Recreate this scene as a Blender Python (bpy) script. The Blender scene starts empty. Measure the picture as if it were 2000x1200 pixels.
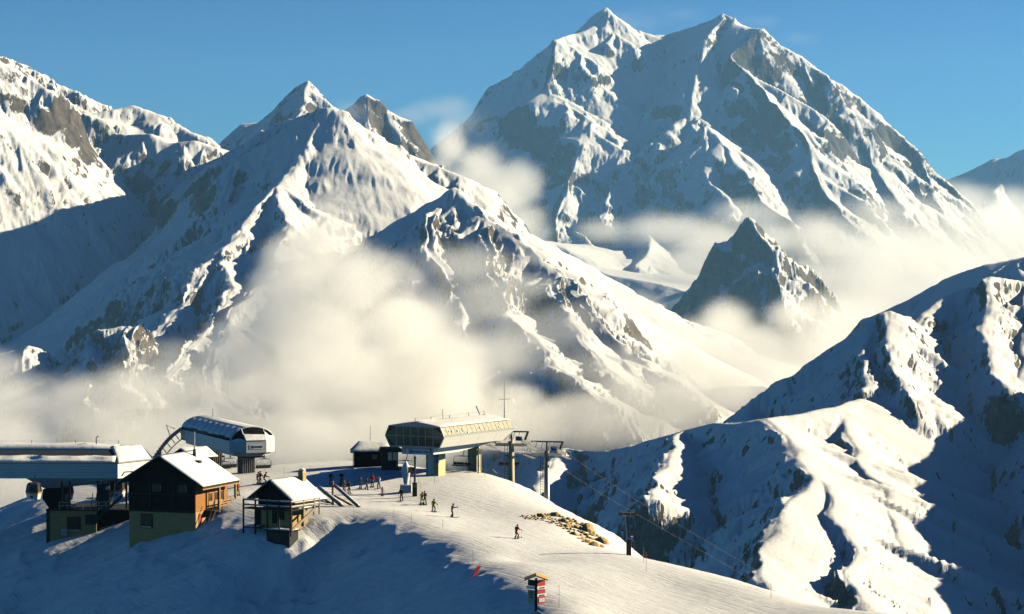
import bpy, bmesh, math, random
import numpy as np
from mathutils import Vector, Matrix

random.seed(7)
SC = bpy.context.scene
COL = SC.collection
rad = math.radians

# ------------------------------------------------------------------ camera
PITCH = rad(-1.0)
cam_d = bpy.data.cameras.new('camera')
cam_d.sensor_width = 36.0
cam_d.lens = 85.0
cam_d.clip_start = 1.0
cam_d.clip_end = 90000.0
cam = bpy.data.objects.new('camera', cam_d)
COL.objects.link(cam)
cam.location = (0, 0, 0)
cam.rotation_euler = (rad(90) + PITCH, 0, 0)
SC.camera = cam
SC.render.resolution_x, SC.render.resolution_y = 1024, 614

# ------------------------------------------------------------------ light
SUN_EL, SUN_AZ = 22.0, 15.0        # elevation; azimuth behind the picture plane, from the right
SX = math.cos(rad(SUN_EL)) * math.cos(rad(SUN_AZ))
SY = math.cos(rad(SUN_EL)) * math.sin(rad(SUN_AZ))
SZ = math.sin(rad(SUN_EL))
sun_d = bpy.data.lights.new('sun', 'SUN')
sun_d.energy = 5.0
sun_d.angle = rad(0.5)
sun_d.color = (1.0, 0.865, 0.58)
sun = bpy.data.objects.new('sun', sun_d)
COL.objects.link(sun)
sun.rotation_euler = Vector((SX, SY, SZ)).to_track_quat('Z', 'Y').to_euler()

world = bpy.data.worlds.new('World')
SC.world = world
world.use_nodes = True
nt = world.node_tree
nt.nodes.clear()
w_out = nt.nodes.new('ShaderNodeOutputWorld')
w_bg = nt.nodes.new('ShaderNodeBackground')
w_sky = nt.nodes.new('ShaderNodeTexSky')
w_sky.sky_type = 'NISHITA'
w_sky.sun_disc = False
w_sky.sun_elevation = rad(SUN_EL)
w_sky.sun_rotation = math.atan2(SX, SY)
w_sky.altitude = 2700
w_sky.air_density = 1.0
w_sky.dust_density = 0.3
w_sky.ozone_density = 7.0
# deep, saturated high-altitude sky: each channel gets its own contrast
w_scl = nt.nodes.new('ShaderNodeVectorMath'); w_scl.operation = 'SCALE'; w_scl.inputs[3].default_value = .1
w_sep = nt.nodes.new('ShaderNodeSeparateColor'); w_com = nt.nodes.new('ShaderNodeCombineColor')
nt.links.new(w_sky.outputs[0], w_scl.inputs[0]); nt.links.new(w_scl.outputs[0], w_sep.inputs[0])
for i_, (ex_, k_) in enumerate(((1.65, 11.0), (1.6, 13.4), (1.6, 11.2))):
    w_p = nt.nodes.new('ShaderNodeMath'); w_p.operation = 'POWER'; w_p.inputs[1].default_value = ex_
    w_k = nt.nodes.new('ShaderNodeMath'); w_k.operation = 'MULTIPLY'; w_k.inputs[1].default_value = k_
    nt.links.new(w_sep.outputs[i_], w_p.inputs[0]); nt.links.new(w_p.outputs[0], w_k.inputs[0]); nt.links.new(w_k.outputs[0], w_com.inputs[i_])
nt.links.new(w_com.outputs[0], w_bg.inputs[0])
w_bg.inputs[1].default_value = 0.053
nt.links.new(w_bg.outputs[0], w_out.inputs[0])

vs = SC.view_settings
SC.display_settings.display_device = 'sRGB'
vs.view_transform = 'Standard'
vs.look = 'None'
vs.exposure = 1.0
vs.gamma = 1.0
vs.use_curve_mapping = False

cy = SC.cycles
cy.max_bounces = 10
cy.diffuse_bounces = 0
cy.glossy_bounces = 2
cy.transmission_bounces = 3
cy.transparent_max_bounces = 8
cy.volume_bounces = 8
cy.use_denoising = True
try:
    cy.denoiser = 'OPENIMAGEDENOISE'
except Exception:
    pass

# ------------------------------------------------------------------ geometry of the view
F = 85.0 / 36.0 * 2000.0           # focal length in photograph pixels
CP, SP = math.cos(PITCH), math.sin(PITCH)
def P(px, py, Y):
    """world point seen at photograph pixel (px, py) whose world Y (metres away) is Y"""
    a, b = (px - 1000.0) / F, (600.0 - py) / F
    dy = CP - b * SP
    dz = SP + b * CP
    k = Y / dy
    return (a * k, Y, dz * k)

# ------------------------------------------------------------------ small helpers
def setp(o, **kw):
    for k, v in kw.items():
        if v is not None:
            o[k] = v
    return o
def link(o, parent=None):
    COL.objects.link(o)
    if parent is not None:
        o.parent = parent
    return o

# ------------------------------------------------------------------ noise (numpy)
_rng = np.random.RandomState(11)
_TAB = _rng.rand(256, 256).astype(np.float32) * 2 - 1
def vnoise(x, y, seed=0):
    x = x + seed * 37.17; y = y + seed * 91.73
    xi = np.floor(x).astype(np.int64); yi = np.floor(y).astype(np.int64)
    fx = (x - xi).astype(np.float32); fy = (y - yi).astype(np.float32)
    fx = fx * fx * fx * (fx * (fx * 6 - 15) + 10); fy = fy * fy * fy * (fy * (fy * 6 - 15) + 10)
    x0 = xi & 255; x1 = (xi + 1) & 255; y0 = yi & 255; y1 = (yi + 1) & 255
    a = _TAB[y0, x0]; b = _TAB[y0, x1]; c = _TAB[y1, x0]; d = _TAB[y1, x1]
    return a + (b - a) * fx + (c - a) * fy + (a - b - c + d) * fx * fy
def fbm(x, y, octaves=5, gain=0.5, seed=0, ridged=False):
    s = 0.0; amp = 1.0; tot = 0.0
    for o in range(octaves):
        ca, sa = math.cos(0.6 * o), math.sin(0.6 * o)
        n = vnoise((x * ca - y * sa) * 2 ** o, (x * sa + y * ca) * 2 ** o, seed + o * 3)
        if ridged:
            n = 1 - 2 * np.abs(n)
        s = s + n * amp; tot += amp; amp *= gain
    return s / tot
def bilerp(A, r, c):
    H, W = A.shape
    r = np.clip(r, 0, H - 1.001); c = np.clip(c, 0, W - 1.001)
    r0 = r.astype(np.int32); c0 = c.astype(np.int32)
    fr = (r - r0).astype(np.float32); fc = (c - c0).astype(np.float32)
    a = A[r0, c0]; b = A[r0, c0 + 1]; d = A[r0 + 1, c0]; e = A[r0 + 1, c0 + 1]
    return a + (b - a) * fc + (d - a) * fr + (a - b - d + e) * fr * fc
def smooth(x):
    x = np.clip(x, 0, 1)
    return x * x * (3 - 2 * x)
def blur(A, n=1):
    for _ in range(n):
        B = np.pad(A, 1, mode='edge')
        A = (B[1:-1, 1:-1] * 2 + B[:-2, 1:-1] + B[2:, 1:-1] + B[1:-1, :-2] + B[1:-1, 2:]) / 6
    return A

# ------------------------------------------------------------------ mountain builder
class Mountain:
    """height field over (bearing, distance) built from ridge lines in space"""
    def __init__(self, px0, px1, Y0, Y1, nu, nY, floor, d0=350., tail=.3, logY=True, rnd=5.):
        u = np.linspace((px0 - 1000) / F, (px1 - 1000) / F, nu)
        Y = np.exp(np.linspace(math.log(Y0), math.log(Y1), nY)) if logY else np.linspace(Y0, Y1, nY)
        self.u, self.Yv = u, Y
        self.U, self.Y = np.meshgrid(u, Y)
        self.X = self.U * self.Y
        self.floor, self.d0, self.tail = floor, d0, tail
        self.segs = []
        self.rnd = rnd
    def line(self, pts, sl, sr, d0=None, rock=0.0, reach=1e9):
        q = []
        for p in pts:
            w = P(*p[:3])
            a, b = (p[3], p[4]) if len(p) > 4 else (sl, sr)
            q.append((w[0], w[1], w[2], a, b))
        for i, (a, b) in enumerate(zip(q[:-1], q[1:])):
            self.segs.append((a, b, d0 or self.d0, rock, reach, i == 0, i == len(q) - 2))
    def crest(self, pts, front, back, **k):      # points left to right in the picture
        self.line(pts, back, front, **k)
    def spur(self, pts, west, east, **k):        # points from the top down towards the camera
        self.line(pts, east, west, **k)
    def ribs(self, every, length, seed=0, level2=None, prot=(.5, .74), side=1.0, min_slope=.34):
        """branching side ribs down the faces of every ridge line"""
        R = random.Random(seed); out = []
        def grow(segs, every, length, side_k):
            new = []
            for (a, b, d0, rk, reach, first, last) in segs:
                A, B_ = Vector(a[:3]), Vector(b[:3]); d = B_ - A; L = math.hypot(d.x, d.y)
                if L < 1: continue
                acc = R.random() * every
                while acc < L:
                    t = acc / L; acc += every * R.uniform(.55, 1.5)
                    for sg in (1, -1):
                        if R.random() < .22: continue
                        s0 = (a[3] + (b[3] - a[3]) * t) if sg > 0 else (a[4] + (b[4] - a[4]) * t)
                        if s0 < min_slope or s0 > 2.6: continue
                        dx, dy = -d.y / L * sg, d.x / L * sg
                        fall = max(0., -d.z / L); along = min(.9, fall / (s0 + .05)) + R.uniform(-.3, .3)
                        ux, uy = dx + d.x / L * along, dy + d.y / L * along
                        n = math.hypot(ux, uy); ux /= n; uy /= n
                        full = s0 * (ux * dx + uy * dy) + fall * (ux * d.x + uy * d.y) / L      # fall of the face along the rib
                        if full < .2: continue
                        ln = length * R.uniform(.45, 1.35)
                        q = A.lerp(B_, t); z0 = q.z - .012 * length
                        pts = [(q.x, q.y, z0)]; k = R.uniform(*prot); ang = math.atan2(uy, ux)
                        x, y, z = pts[0]
                        for m in range(3):
                            st = ln / 3; ang += R.uniform(-.28, .28)
                            x += math.cos(ang) * st; y += math.sin(ang) * st
                            z -= full * st * min(1.25, (k + .10 * m) * R.uniform(.85, 1.15))
                            pts.append((x, y, z))
                        ws = side_k * R.uniform(.8, 1.25) * max(.7, s0)
                        for m in range(3):
                            new.append(((*pts[m], ws, ws), (*pts[m + 1], ws * 1.1, ws * 1.1), 1e5, rk, 1e9, m == 0, m == 2))
            return new
        l1 = grow(self.segs, every, length, side)
        l2 = grow(l1, *level2, side * 1.1) if level2 else []
        self.sub = l1 + l2
        self.subR = [length * .75] * len(l1) + [(level2[1] * .9 if level2 else 0)] * len(l2)
        return self
    def roofs(self, X, Y):
        H = np.full(X.shape, self.floor, np.float32)
        R = np.zeros(X.shape, np.float32)
        for (a, b, d0, rk, reach, first, last) in self.segs:
            dx, dy = b[0] - a[0], b[1] - a[1]
            L2 = dx * dx + dy * dy + 1e-6; L = math.sqrt(L2)
            rx = X - a[0]; ry = Y - a[1]
            tr = (rx * dx + ry * dy) / L2
            t = np.clip(tr, 0, 1)
            ex = rx - t * dx; ey = ry - t * dy
            d = np.sqrt(ex * ex + ey * ey) + 1e-4
            dr = np.sqrt(d * d + self.rnd ** 2) - self.rnd
            s = np.clip((dx * ey - dy * ex) / (L * d), -1, 1) * .5 + .5
            sl = (a[3] + (b[3] - a[3]) * t) * s + (a[4] + (b[4] - a[4]) * t) * (1 - s)
            te = np.maximum(tr, 0) if b[2] < a[2] else np.minimum(tr, 1)
            rk_ = rk * np.clip((sl - .75) / .5, 0, 1)
            z = a[2] + (b[2] - a[2]) * te - sl * d0 * (1 - np.exp(-dr / d0)) - self.tail * d - np.maximum(d - reach, 0) * .9
            if last: z = z - np.maximum(tr - 1, 0) * L * .3
            m = z > H
            H = np.where(m, z, H); R = np.where(m, rk_, R)
        m_ = 60.0
        for (a, b, d0, rk, reach, first, last), rr in zip(getattr(self, 'sub', ()), getattr(self, 'subR', ())):
            y0, y1 = min(a[1], b[1]) - rr - m_, max(a[1], b[1]) + rr + m_
            x0, x1 = min(a[0], b[0]) - rr - m_, max(a[0], b[0]) + rr + m_
            r0, r1 = np.searchsorted(self.Yv, [y0, y1])
            if r1 - r0 < 2 or y0 <= 0: continue
            us = [x0 / y0, x0 / y1, x1 / y0, x1 / y1]
            c0, c1 = np.searchsorted(self.u, [min(us), max(us)])
            if c1 - c0 < 2: continue
            sl_ = (slice(r0, r1), slice(c0, c1))
            Xs, Ys = X[sl_], Y[sl_]
            dx, dy = b[0] - a[0], b[1] - a[1]; L2 = dx * dx + dy * dy + 1e-6
            tr = ((Xs - a[0]) * dx + (Ys - a[1]) * dy) / L2; t = np.clip(tr, 0, 1)
            ex = Xs - a[0] - t * dx; ey = Ys - a[1] - t * dy
            d = np.sqrt(ex * ex + ey * ey)
            te = np.maximum(tr, 0) if b[2] < a[2] else np.minimum(tr, 1)
            z = a[2] + (b[2] - a[2]) * te - a[3] * d
            hb = H[sl_]
            up = np.clip(z - hb, 0, rr * .3); w = 1 - smooth((d / rr - .45) / .5)
            up = up * w
            mk = up > .5
            H[sl_] = hb + up; R[sl_] = np.where(mk, rk * .8 * min(1., max(0., (a[3] - .6) / .5)), R[sl_])
        return H, R
    def grad(self, H):
        dY = np.gradient(self.Yv)[:, None]
        du = (self.u[1] - self.u[0])
        g_r = np.gradient(H, axis=0) / dY
        g_c = np.gradient(H, axis=1) / (self.Y * du)
        return g_r - 0 * g_c, g_c, dY, self.Y * du
    def lic(self, H, lam, n, seed, ridged=False):
        gr, gc, dY, dX = self.grad(blur(H, 3))
        m = np.sqrt(gr * gr + gc * gc) + .05
        step = lam * .6
        vr = (gr / m) * step / dY; vc = (gc / m) * step / dX
        N = vnoise(self.X / lam, self.Y / lam, seed) + .5 * vnoise(self.X / lam * 2.1, self.Y / lam * 2.1, seed + 5)
        N = N.astype(np.float32)
        rr, cc = np.meshgrid(np.arange(H.shape[0], dtype=np.float32), np.arange(H.shape[1], dtype=np.float32), indexing='ij')
        acc = N.copy()
        for sgn in (1, -1):
            r, c = rr.copy(), cc.copy()
            for i in range(n):
                a = bilerp(vr, r, c); b = bilerp(vc, r, c)
                r = r + sgn * a; c = c + sgn * b
                acc += bilerp(N, r, c)
        acc = (acc - acc.mean()) / (acc.std() + 1e-6)
        acc = np.clip(acc, -2.5, 2.5) * .5
        if ridged:
            acc = .55 - 1.6 * np.abs(acc)
        return acc
    def build(self, warp=(60., 10.), scales=((160, 6, 16), (70, 7, 8), (30, 6, 3.5)), rough=(90., 10.), steep=.6, seed=1):
        X, Y = self.X, self.Y
        lam, amp = warp
        wx = fbm(X / lam, Y / lam, 3, .5, seed) * amp
        wy = fbm(X / lam, Y / lam, 3, .5, seed + 17) * amp
        H, R = self.roofs((X + wx).astype(np.float32), (Y + wy).astype(np.float32))
        H = H.astype(np.float64)
        self.rockmask = R
        gr, gc, _, _ = self.grad(blur(H, 4))
        sl = np.sqrt(gr * gr + gc * gc)
        k = smooth((sl - steep) / .55) * .9 + .1
        H = H + k * rough[1] * fbm(X / rough[0], Y / rough[0], 6, .55, seed + 3, ridged=True)
        for i, (lam, n, amp) in enumerate(scales):
            gr, gc, _, _ = self.grad(blur(H, 3))
            sl = np.sqrt(gr * gr + gc * gc)
            k = smooth((sl - steep) / .6) * (.92 if lam > 40 else .96) + (.08 if lam > 40 else .04)
            k = k * (.45 + .85 * smooth(.5 + 1.1 * fbm(X / (lam * 5), Y / (lam * 5), 3, .5, seed + 61 + i)))
            H = H + amp * k * self.lic(H, lam, n, seed + 7 * i, ridged=True)
        self.H = H
        return self
    def mesh(self, name, material, seed=1, rockbias=0.0):
        H = self.H
        nY, nu = H.shape
        gr, gc, _, _ = self.grad(H)
        slope = np.sqrt(gr * gr + gc * gc)
        g2r, g2c, _, _ = self.grad(blur(H, 5))
        rock = .45 * slope + .55 * np.sqrt(g2r ** 2 + g2c ** 2) + self.rockmask * .6 + rockbias
        co = np.empty((nY * nu, 3), np.float32)
        co[:, 0] = self.X.ravel(); co[:, 1] = self.Y.ravel(); co[:, 2] = H.ravel()
        return grid_mesh(name, co, nY, nu, material, {'rock': rock.ravel()})
def grid_mesh(name, co, nr, nc, material, attrs=None, keep=None):
    idx = np.arange(nr * nc).reshape(nr, nc)
    q = np.stack([idx[:-1, :-1], idx[:-1, 1:], idx[1:, 1:], idx[1:, :-1]], -1).reshape(-1, 4)
    me = bpy.data.meshes.new(name)
    me.vertices.add(len(co)); me.vertices.foreach_set('co', co.astype(np.float32).ravel())
    me.loops.add(q.size); me.loops.foreach_set('vertex_index', q.ravel().astype(np.int32))
    me.polygons.add(len(q)); me.polygons.foreach_set('loop_start', (np.arange(len(q)) * 4).astype(np.int32))
    me.update(calc_edges=True)
    me.polygons.foreach_set('use_smooth', np.ones(len(q), bool))
    for k, v in (attrs or {}).items():
        a = me.attributes.new(k, 'FLOAT', 'POINT'); a.data.foreach_set('value', v.astype(np.float32))
    me.materials.append(material)
    o = bpy.data.objects.new(name, me)
    COL.objects.link(o)
    o['kind'] = 'structure'
    return o

# ------------------------------------------------------------------ materials
def nodes(name):
    m = bpy.data.materials.new(name); m.use_nodes = True
    t = m.node_tree
    b = t.nodes['Principled BSDF']
    return m, t, b, t.nodes.new, t.links.new
def terrain_mat(name, lo=.75, hi=.95, fine=.02, coarse=.003, bump=3., rockcol=((.028, .027, .028), (.10, .085, .07)), snow=(.77, .77, .785)):
    m, t, b, N, L = nodes(name)
    at = N('ShaderNodeAttribute'); at.attribute_name = 'rock'
    geo = N('ShaderNodeNewGeometry')
    n1 = N('ShaderNodeTexNoise'); n1.inputs['Scale'].default_value = fine; n1.inputs['Detail'].default_value = 7; n1.inputs['Roughness'].default_value = .65
    n2 = N('ShaderNodeTexNoise'); n2.inputs['Scale'].default_value = coarse; n2.inputs['Detail'].default_value = 4
    # stretch the rock streaks along the vertical
    mp = N('ShaderNodeVectorMath'); mp.operation = 'MULTIPLY'; mp.inputs[1].default_value = (1, 1, .45)
    L(geo.outputs['Position'], mp.inputs[0]); L(mp.outputs[0], n1.inputs['Vector']); L(geo.outputs['Position'], n2.inputs['Vector'])
    def math_(op, a, bb):
        x = N('ShaderNodeMath'); x.operation = op
        for i, v in enumerate((a, bb)):
            if isinstance(v, (int, float)): x.inputs[i].default_value = v
            else: L(v, x.inputs[i])
        return x.outputs[0]
    s = math_('ADD', at.outputs['Fac'], math_('MULTIPLY', math_('SUBTRACT', n1.outputs[0], .5), 1.6))
    s = math_('ADD', s, math_('MULTIPLY', math_('SUBTRACT', n2.outputs[0], .5), .9))
    mr = N('ShaderNodeMapRange'); mr.interpolation_type = 'SMOOTHSTEP'
    mr.inputs['From Min'].default_value = lo; mr.inputs['From Max'].default_value = hi
    L(s, mr.inputs[0])
    n3 = N('ShaderNodeTexNoise'); n3.inputs['Scale'].default_value = fine * 1.7; n3.inputs['Detail'].default_value = 8; n3.inputs['Roughness'].default_value = .7
    L(geo.outputs['Position'], n3.inputs['Vector'])
    rc = N('ShaderNodeValToRGB'); rc.color_ramp.elements[0].position = .35; rc.color_ramp.elements[1].position = .68
    rc.color_ramp.elements[0].color = (*rockcol[0], 1); rc.color_ramp.elements[1].color = (*rockcol[1], 1)
    L(n3.outputs[0], rc.inputs[0])
    mx = N('ShaderNodeMix'); mx.data_type = 'RGBA'
    mx.inputs['A'].default_value = (*snow, 1)
    L(mr.outputs[0], mx.inputs['Factor']); L(rc.outputs[0], mx.inputs['B'])
    L(mx.outputs['Result'], b.inputs['Base Color'])
    b.inputs['Roughness'].default_value = .75
    b.inputs['Specular IOR Level'].default_value = .15
    bp = N('ShaderNodeBump'); bp.inputs['Strength'].default_value = .9; bp.inputs['Distance'].default_value = bump
    n4 = N('ShaderNodeTexNoise'); n4.inputs['Scale'].default_value = fine * .8; n4.inputs['Detail'].default_value = 8; n4.inputs['Roughness'].default_value = .68
    L(mp.outputs[0], n4.inputs['Vector'])
    hmix = math_('ADD', math_('MULTIPLY', n4.outputs[0], math_('ADD', math_('MULTIPLY', mr.outputs[0], 1.1), .5)), math_('MULTIPLY', mr.outputs[0], -.12))
    L(hmix, bp.inputs['Height']); L(bp.outputs[0], b.inputs['Normal'])
    return m
# ================================================================== SETTING: mountains
M_FAR = terrain_mat('rock_and_snow_far', lo=1.24, hi=1.46, fine=.012, coarse=.0018, bump=14.)
M_MID = terrain_mat('rock_and_snow_mid', lo=1.22, hi=1.42, fine=.025, coarse=.004, bump=7., rockcol=((.045, .038, .034), (.15, .12, .09)))
M_NEAR = terrain_mat('rock_and_snow_near', lo=1.12, hi=1.3, fine=.06, coarse=.01, bump=3.2)

# ---- the big glaciated peak
m = Mountain(800, 2060, 9300, 14500, 660, 500, -1500, d0=6000, tail=.0)
B = .9
m.crest([(780, 395, 13200), (830, 345, 13100), (860, 308, 13000), (900, 268, 12950), (925, 243, 12900), (950, 222, 12850), (980, 188, 12800), (1015, 145, 12760), (1050, 113, 12700), (1080, 78, 12650)], 1.35, B, rock=.6)
m.crest([(1080, 78, 12650, B, .75), (1127, 65, 12850, B, .75), (1157, 48, 12980, B, .8), (1172, 24, 13040, B, 1.0), (1183, 15, 13080, B, .85), (1205, 38, 13180, B, .75), (1240, 60, 13350, B, .7), (1275, 69, 13480, B, .7), (1300, 69, 13520, B, .7),
         (1340, 54, 13440, B, .75), (1375, 44, 13250, B, .8), (1410, 27, 13000, B, .9), (1440, 47, 12850, B, .8), (1470, 56, 12800, B, .8), (1497, 57, 12700, B, 1.2)], .8, B)
m.crest([(1497, 57, 12700), (1530, 86, 12680), (1575, 110, 12660), (1612, 146, 12640), (1650, 166, 12620), (1682, 202, 12600), (1712, 227, 12560), (1742, 262, 12500),
         (1800, 312, 12400), (1850, 357, 12300), (1890, 400, 12200), (1930, 440, 12100), (1990, 500, 12000)], 1.05, B, rock=.3)
# left rock wall and the ridge that parts it from the lit snow
m.spur([(1080, 78, 12650), (1076, 120, 12480), (1068, 190, 12260), (1100, 204, 12180), (1138, 228, 12080)], 1.7, .62, rock=.5)
m.spur([(1138, 228, 12080), (1168, 262, 11950), (1212, 296, 11850), (1250, 335, 11680), (1300, 400, 11350)], 1.1, .6, rock=.1)
m.spur([(1138, 228, 12080), (1130, 300, 11800), (1110, 380, 11450), (1080, 450, 11100)], 1.2, .8, rock=.35)
m.spur([(1015, 145, 12760), (1010, 240, 12480), (1000, 330, 12200), (990, 420, 11900)], 1.4, 1.1, rock=.5)
m.spur([(950, 222, 12850), (945, 300, 12620), (930, 380, 12380)], 1.4, 1.1, rock=.5)
m.spur([(1210, 296, 11850), (1190, 360, 11550), (1170, 430, 11200)], .9, .7, rock=.15)
# lip of the hanging glacier
m.crest([(1212, 293, 11850), (1250, 298, 11900), (1292, 305, 11920), (1325, 335, 11850), (1362, 358, 11750)], .85, .12, reach=250)
m.spur([(1362, 358, 11750), (1380, 420, 11400), (1400, 470, 11100)], .8, .6)
m.spur([(1292, 305, 11920), (1290, 380, 11550), (1270, 450, 11150), (1250, 520, 10600)], .8, .55)
# middle summit rib: its left side is the shaded glacier
m.spur([(1410, 27, 13000, 1.5, .56), (1385, 72, 12700, 1.2, .54), (1362, 128, 12480, .9, .52), (1350, 190, 12220, .7, .52), (1345, 250, 11980), (1370, 320, 11700)], .52, .5, rock=.05)
m.spur([(1362, 128, 12480), (1340, 150, 12430), (1325, 195, 12280), (1300, 240, 12120)], .6, .9, rock=.3)
# the rock buttress below the right summit
m.spur([(1497, 57, 12700, 1.9, 2.0), (1470, 82, 12600, 1.7, 2.2), (1432, 110, 12450, 1.15, 2.2), (1468, 150, 12280, .72, 2.2), (1500, 195, 12080, .52, 2.2), (1540, 238, 11900), (1572, 290, 11700)], 2.2, .52, rock=.75)
m.spur([(1572, 290, 11700), (1590, 330, 11550), (1625, 390, 11250), (1660, 440, 11000)], 1.2, .6, rock=.3)
m.spur([(1378, 245, 11800), (1418, 285, 11620), (1458, 335, 11400), (1495, 395, 11150), (1540, 430, 10950)], .9, .6, rock=.1)
m.spur([(1378, 245, 11800), (1370, 300, 11600), (1395, 360, 11350), (1430, 410, 11100)], .9, .7, rock=.1)
# right hand ribs
m.spur([(1682, 202, 12600, 1.6, .8), (1692, 262, 12350, 1.0, .85), (1712, 320, 12080, .8, 1.0), (1745, 385, 11700), (1770, 430, 11400)], 1.1, .65, rock=.3)
m.spur([(1575, 110, 12660), (1560, 150, 12560), (1545, 178, 12500)], 1.2, 1.6, rock=.6)
m.spur([(1800, 312, 12400, 1.4, 1.0), (1815, 370, 12050, 1.0, 1.0), (1840, 430, 11700)], 1., .7, rock=.2)
m.spur([(1640, 160, 12620), (1640, 195, 12540)], 1.2, 1.6, rock=.6)
# glacier shelf below
m.crest([(1040, 470, 10800), (1090, 482, 10700), (1130, 500, 10600), (1165, 525, 10500), (1210, 540, 10350), (1300, 560, 10100), (1400, 590, 9900)], .5, .05, reach=600)
m.ribs(260, 400, 3, (95, 150), prot=(.45, .7), side=.9)
m.build(warp=(260, 40), scales=((110, 8, 14), (48, 7, 10), (22, 5, 4.5)), rough=(300, 26), steep=.5, seed=3)
m.mesh('mountain', M_FAR)

# ---- the two small rocky peaks behind the middle ridge
m = Mountain(420, 860, 7600, 9400, 330, 200, -900, d0=3000, tail=.0)
m.crest([(425, 290, 8200), (440, 272, 8200), (455, 257, 8200), (470, 242, 8190), (500, 240, 8180), (528, 216, 8150), (545, 196, 8120), (570, 172, 8100), (595, 158, 8080), (618, 176, 8080), (640, 210, 8100), (660, 245, 8120)], 1.0, 1.1, rock=.25)
m.spur([(595, 158, 8080), (590, 220, 7900), (570, 290, 7700)], 1.0, .9, rock=.2)
m.spur([(528, 216, 8150), (520, 262, 8000), (510, 300, 7850)], 1.0, .8, rock=.2)
m.crest([(670, 235, 8700), (685, 212, 8700), (700, 194, 8680), (712, 184, 8660), (738, 195, 8650), (760, 216, 8640), (800, 236, 8640), (816, 262, 8640), (830, 302, 8650), (850, 350, 8660)], 1.2, 1.1, rock=.45)
m.spur([(712, 184, 8660), (720, 250, 8480), (740, 300, 8300)], .8, 1.3, rock=.35)
m.spur([(760, 216, 8640), (790, 280, 8500)], .9, 1.1, rock=.4)
m.ribs(120, 190, 4, (45, 70))
m.build(warp=(120, 18), scales=((50, 6, 6), (24, 5, 3.5)), rough=(160, 14), seed=21)
m.mesh('mountain', M_MID)

# ---- left range and the middle ridge with its lit right flank
m = Mountain(-90, 1620, 3000, 7600, 780, 620, -1300, d0=3500, tail=.0)
m.crest([(-90, 90, 6350), (-30, 105, 6500), (0, 113, 6600), (40, 126, 6720), (75, 150, 6830), (105, 178, 6940), (130, 200, 7030), (150, 205, 7100)], .9, 1.0, rock=.0)
m.crest([(150, 205, 6700), (185, 222, 6650), (225, 212, 6700), (255, 206, 6720), (300, 222, 6700), (340, 240, 6670), (400, 265, 6620), (440, 298, 6560), (480, 285, 6300), (520, 262, 6100), (560, 240, 5900), (600, 222, 5780), (645, 212, 5700)], .95, .8)
# front edge of the lit shelf on the left range
m.crest([(150, 215, 6640), (195, 235, 6560), (230, 262, 6520), (290, 262, 6500), (330, 280, 6470), (380, 275, 6450), (420, 295, 6430)], 1.15, .15, rock=.12, reach=220)
m.crest([(645, 212, 5700), (675, 228, 5730), (705, 252, 5770), (735, 280, 5810), (765, 284, 5850), (800, 300, 5890), (840, 320, 5930), (875, 345, 5960), (900, 375, 5980), (935, 405, 5950), (985, 470, 5850), (1060, 560, 5700)], .62, .9, rock=.1)
# dividing ridge: dark left flank, lit right flank
m.spur([(645, 212, 5700, 1.0, .85), (605, 262, 5600, .8, .8), (578, 325, 5450, .66, .8), (545, 362, 5330), (505, 402, 5180), (470, 440, 5050), (440, 482, 4920), (400, 530, 4770), (372, 562, 4680), (345, 602, 4560), (312, 655, 4430), (300, 705, 4300)], .8, .6, rock=.1)
m.spur([(545, 362, 5330), (560, 440, 5000), (540, 500, 4800), (500, 560, 4600), (450, 640, 4350), (420, 720, 4120), (380, 800, 3900)], .9, .55, rock=.2)
m.spur([(440, 482, 4920), (450, 540, 4700), (440, 600, 4500), (400, 660, 4300), (320, 740, 4050)], 1.0, .6, rock=.3)
# low crest at the far left
m.crest([(-60, 700, 4300), (0, 692, 4300), (40, 684, 4290), (70, 676, 4280), (95, 705, 4270), (120, 722, 4260), (150, 702, 4270), (185, 668, 4290), (210, 645, 4300), (250, 638, 4310), (272, 640, 4320), (300, 662, 4380)], 1.1, .7, rock=.15)
m.spur([(185, 668, 4290), (190, 720, 4150), (160, 790, 3950)], 1.0, .6, rock=.1)
m.spur([(262, 638, 4310), (255, 700, 4150), (235, 760, 3980)], 1.2, .8, rock=.2)
# front buttress of the middle ridge
m.crest([(690, 490, 5020), (720, 470, 4990), (752, 452, 4960), (790, 420, 4900), (830, 395, 4850), (860, 388, 4840), (882, 366, 4830)], .95, .55, rock=.3)
m.spur([(882, 366, 4830, 1.2, .7), (905, 392, 4780, 1.15, .7), (950, 430, 4700), (1000, 458, 4620), (1050, 490, 4540), (1085, 530, 4450), (1130, 580, 4330), (1170, 630, 4200), (1220, 690, 4050), (1300, 745, 3850), (1400, 800, 3600)], .55, 1.15, rock=.2)
m.spur([(860, 388, 4840, 1.5, 1.0), (835, 430, 4700, 1.1, 1.0), (838, 480, 4560, .8, 1.0), (862, 540, 4400), (890, 600, 4240), (920, 660, 4080), (945, 720, 3920)], 1.0, .5, rock=.25)
m.spur([(800, 420, 4870), (790, 470, 4720), (810, 530, 4550)], .9, .6, rock=.2)
m.spur([(950, 430, 4700, 1.5, .75), (960, 520, 4420, 1.0, .75), (990, 600, 4180, .75, .75), (1040, 660, 3980), (1100, 720, 3780), (1190, 790, 3560)], .75, .55, rock=.1)
m.spur([(1085, 530, 4450, 1.5, .8), (1095, 600, 4220, 1.1, .8), (1140, 670, 4000), (1220, 750, 3750)], .8, .5, rock=.2)
m.ribs(115, 230, 5, (42, 75), prot=(.42, .68), side=.8)
m.build(warp=(150, 24), scales=((64, 8, 10), (28, 7, 7), (14, 5, 3.4)), rough=(230, 20), steep=.42, seed=5)
m.mesh('mountain', M_MID)

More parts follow.
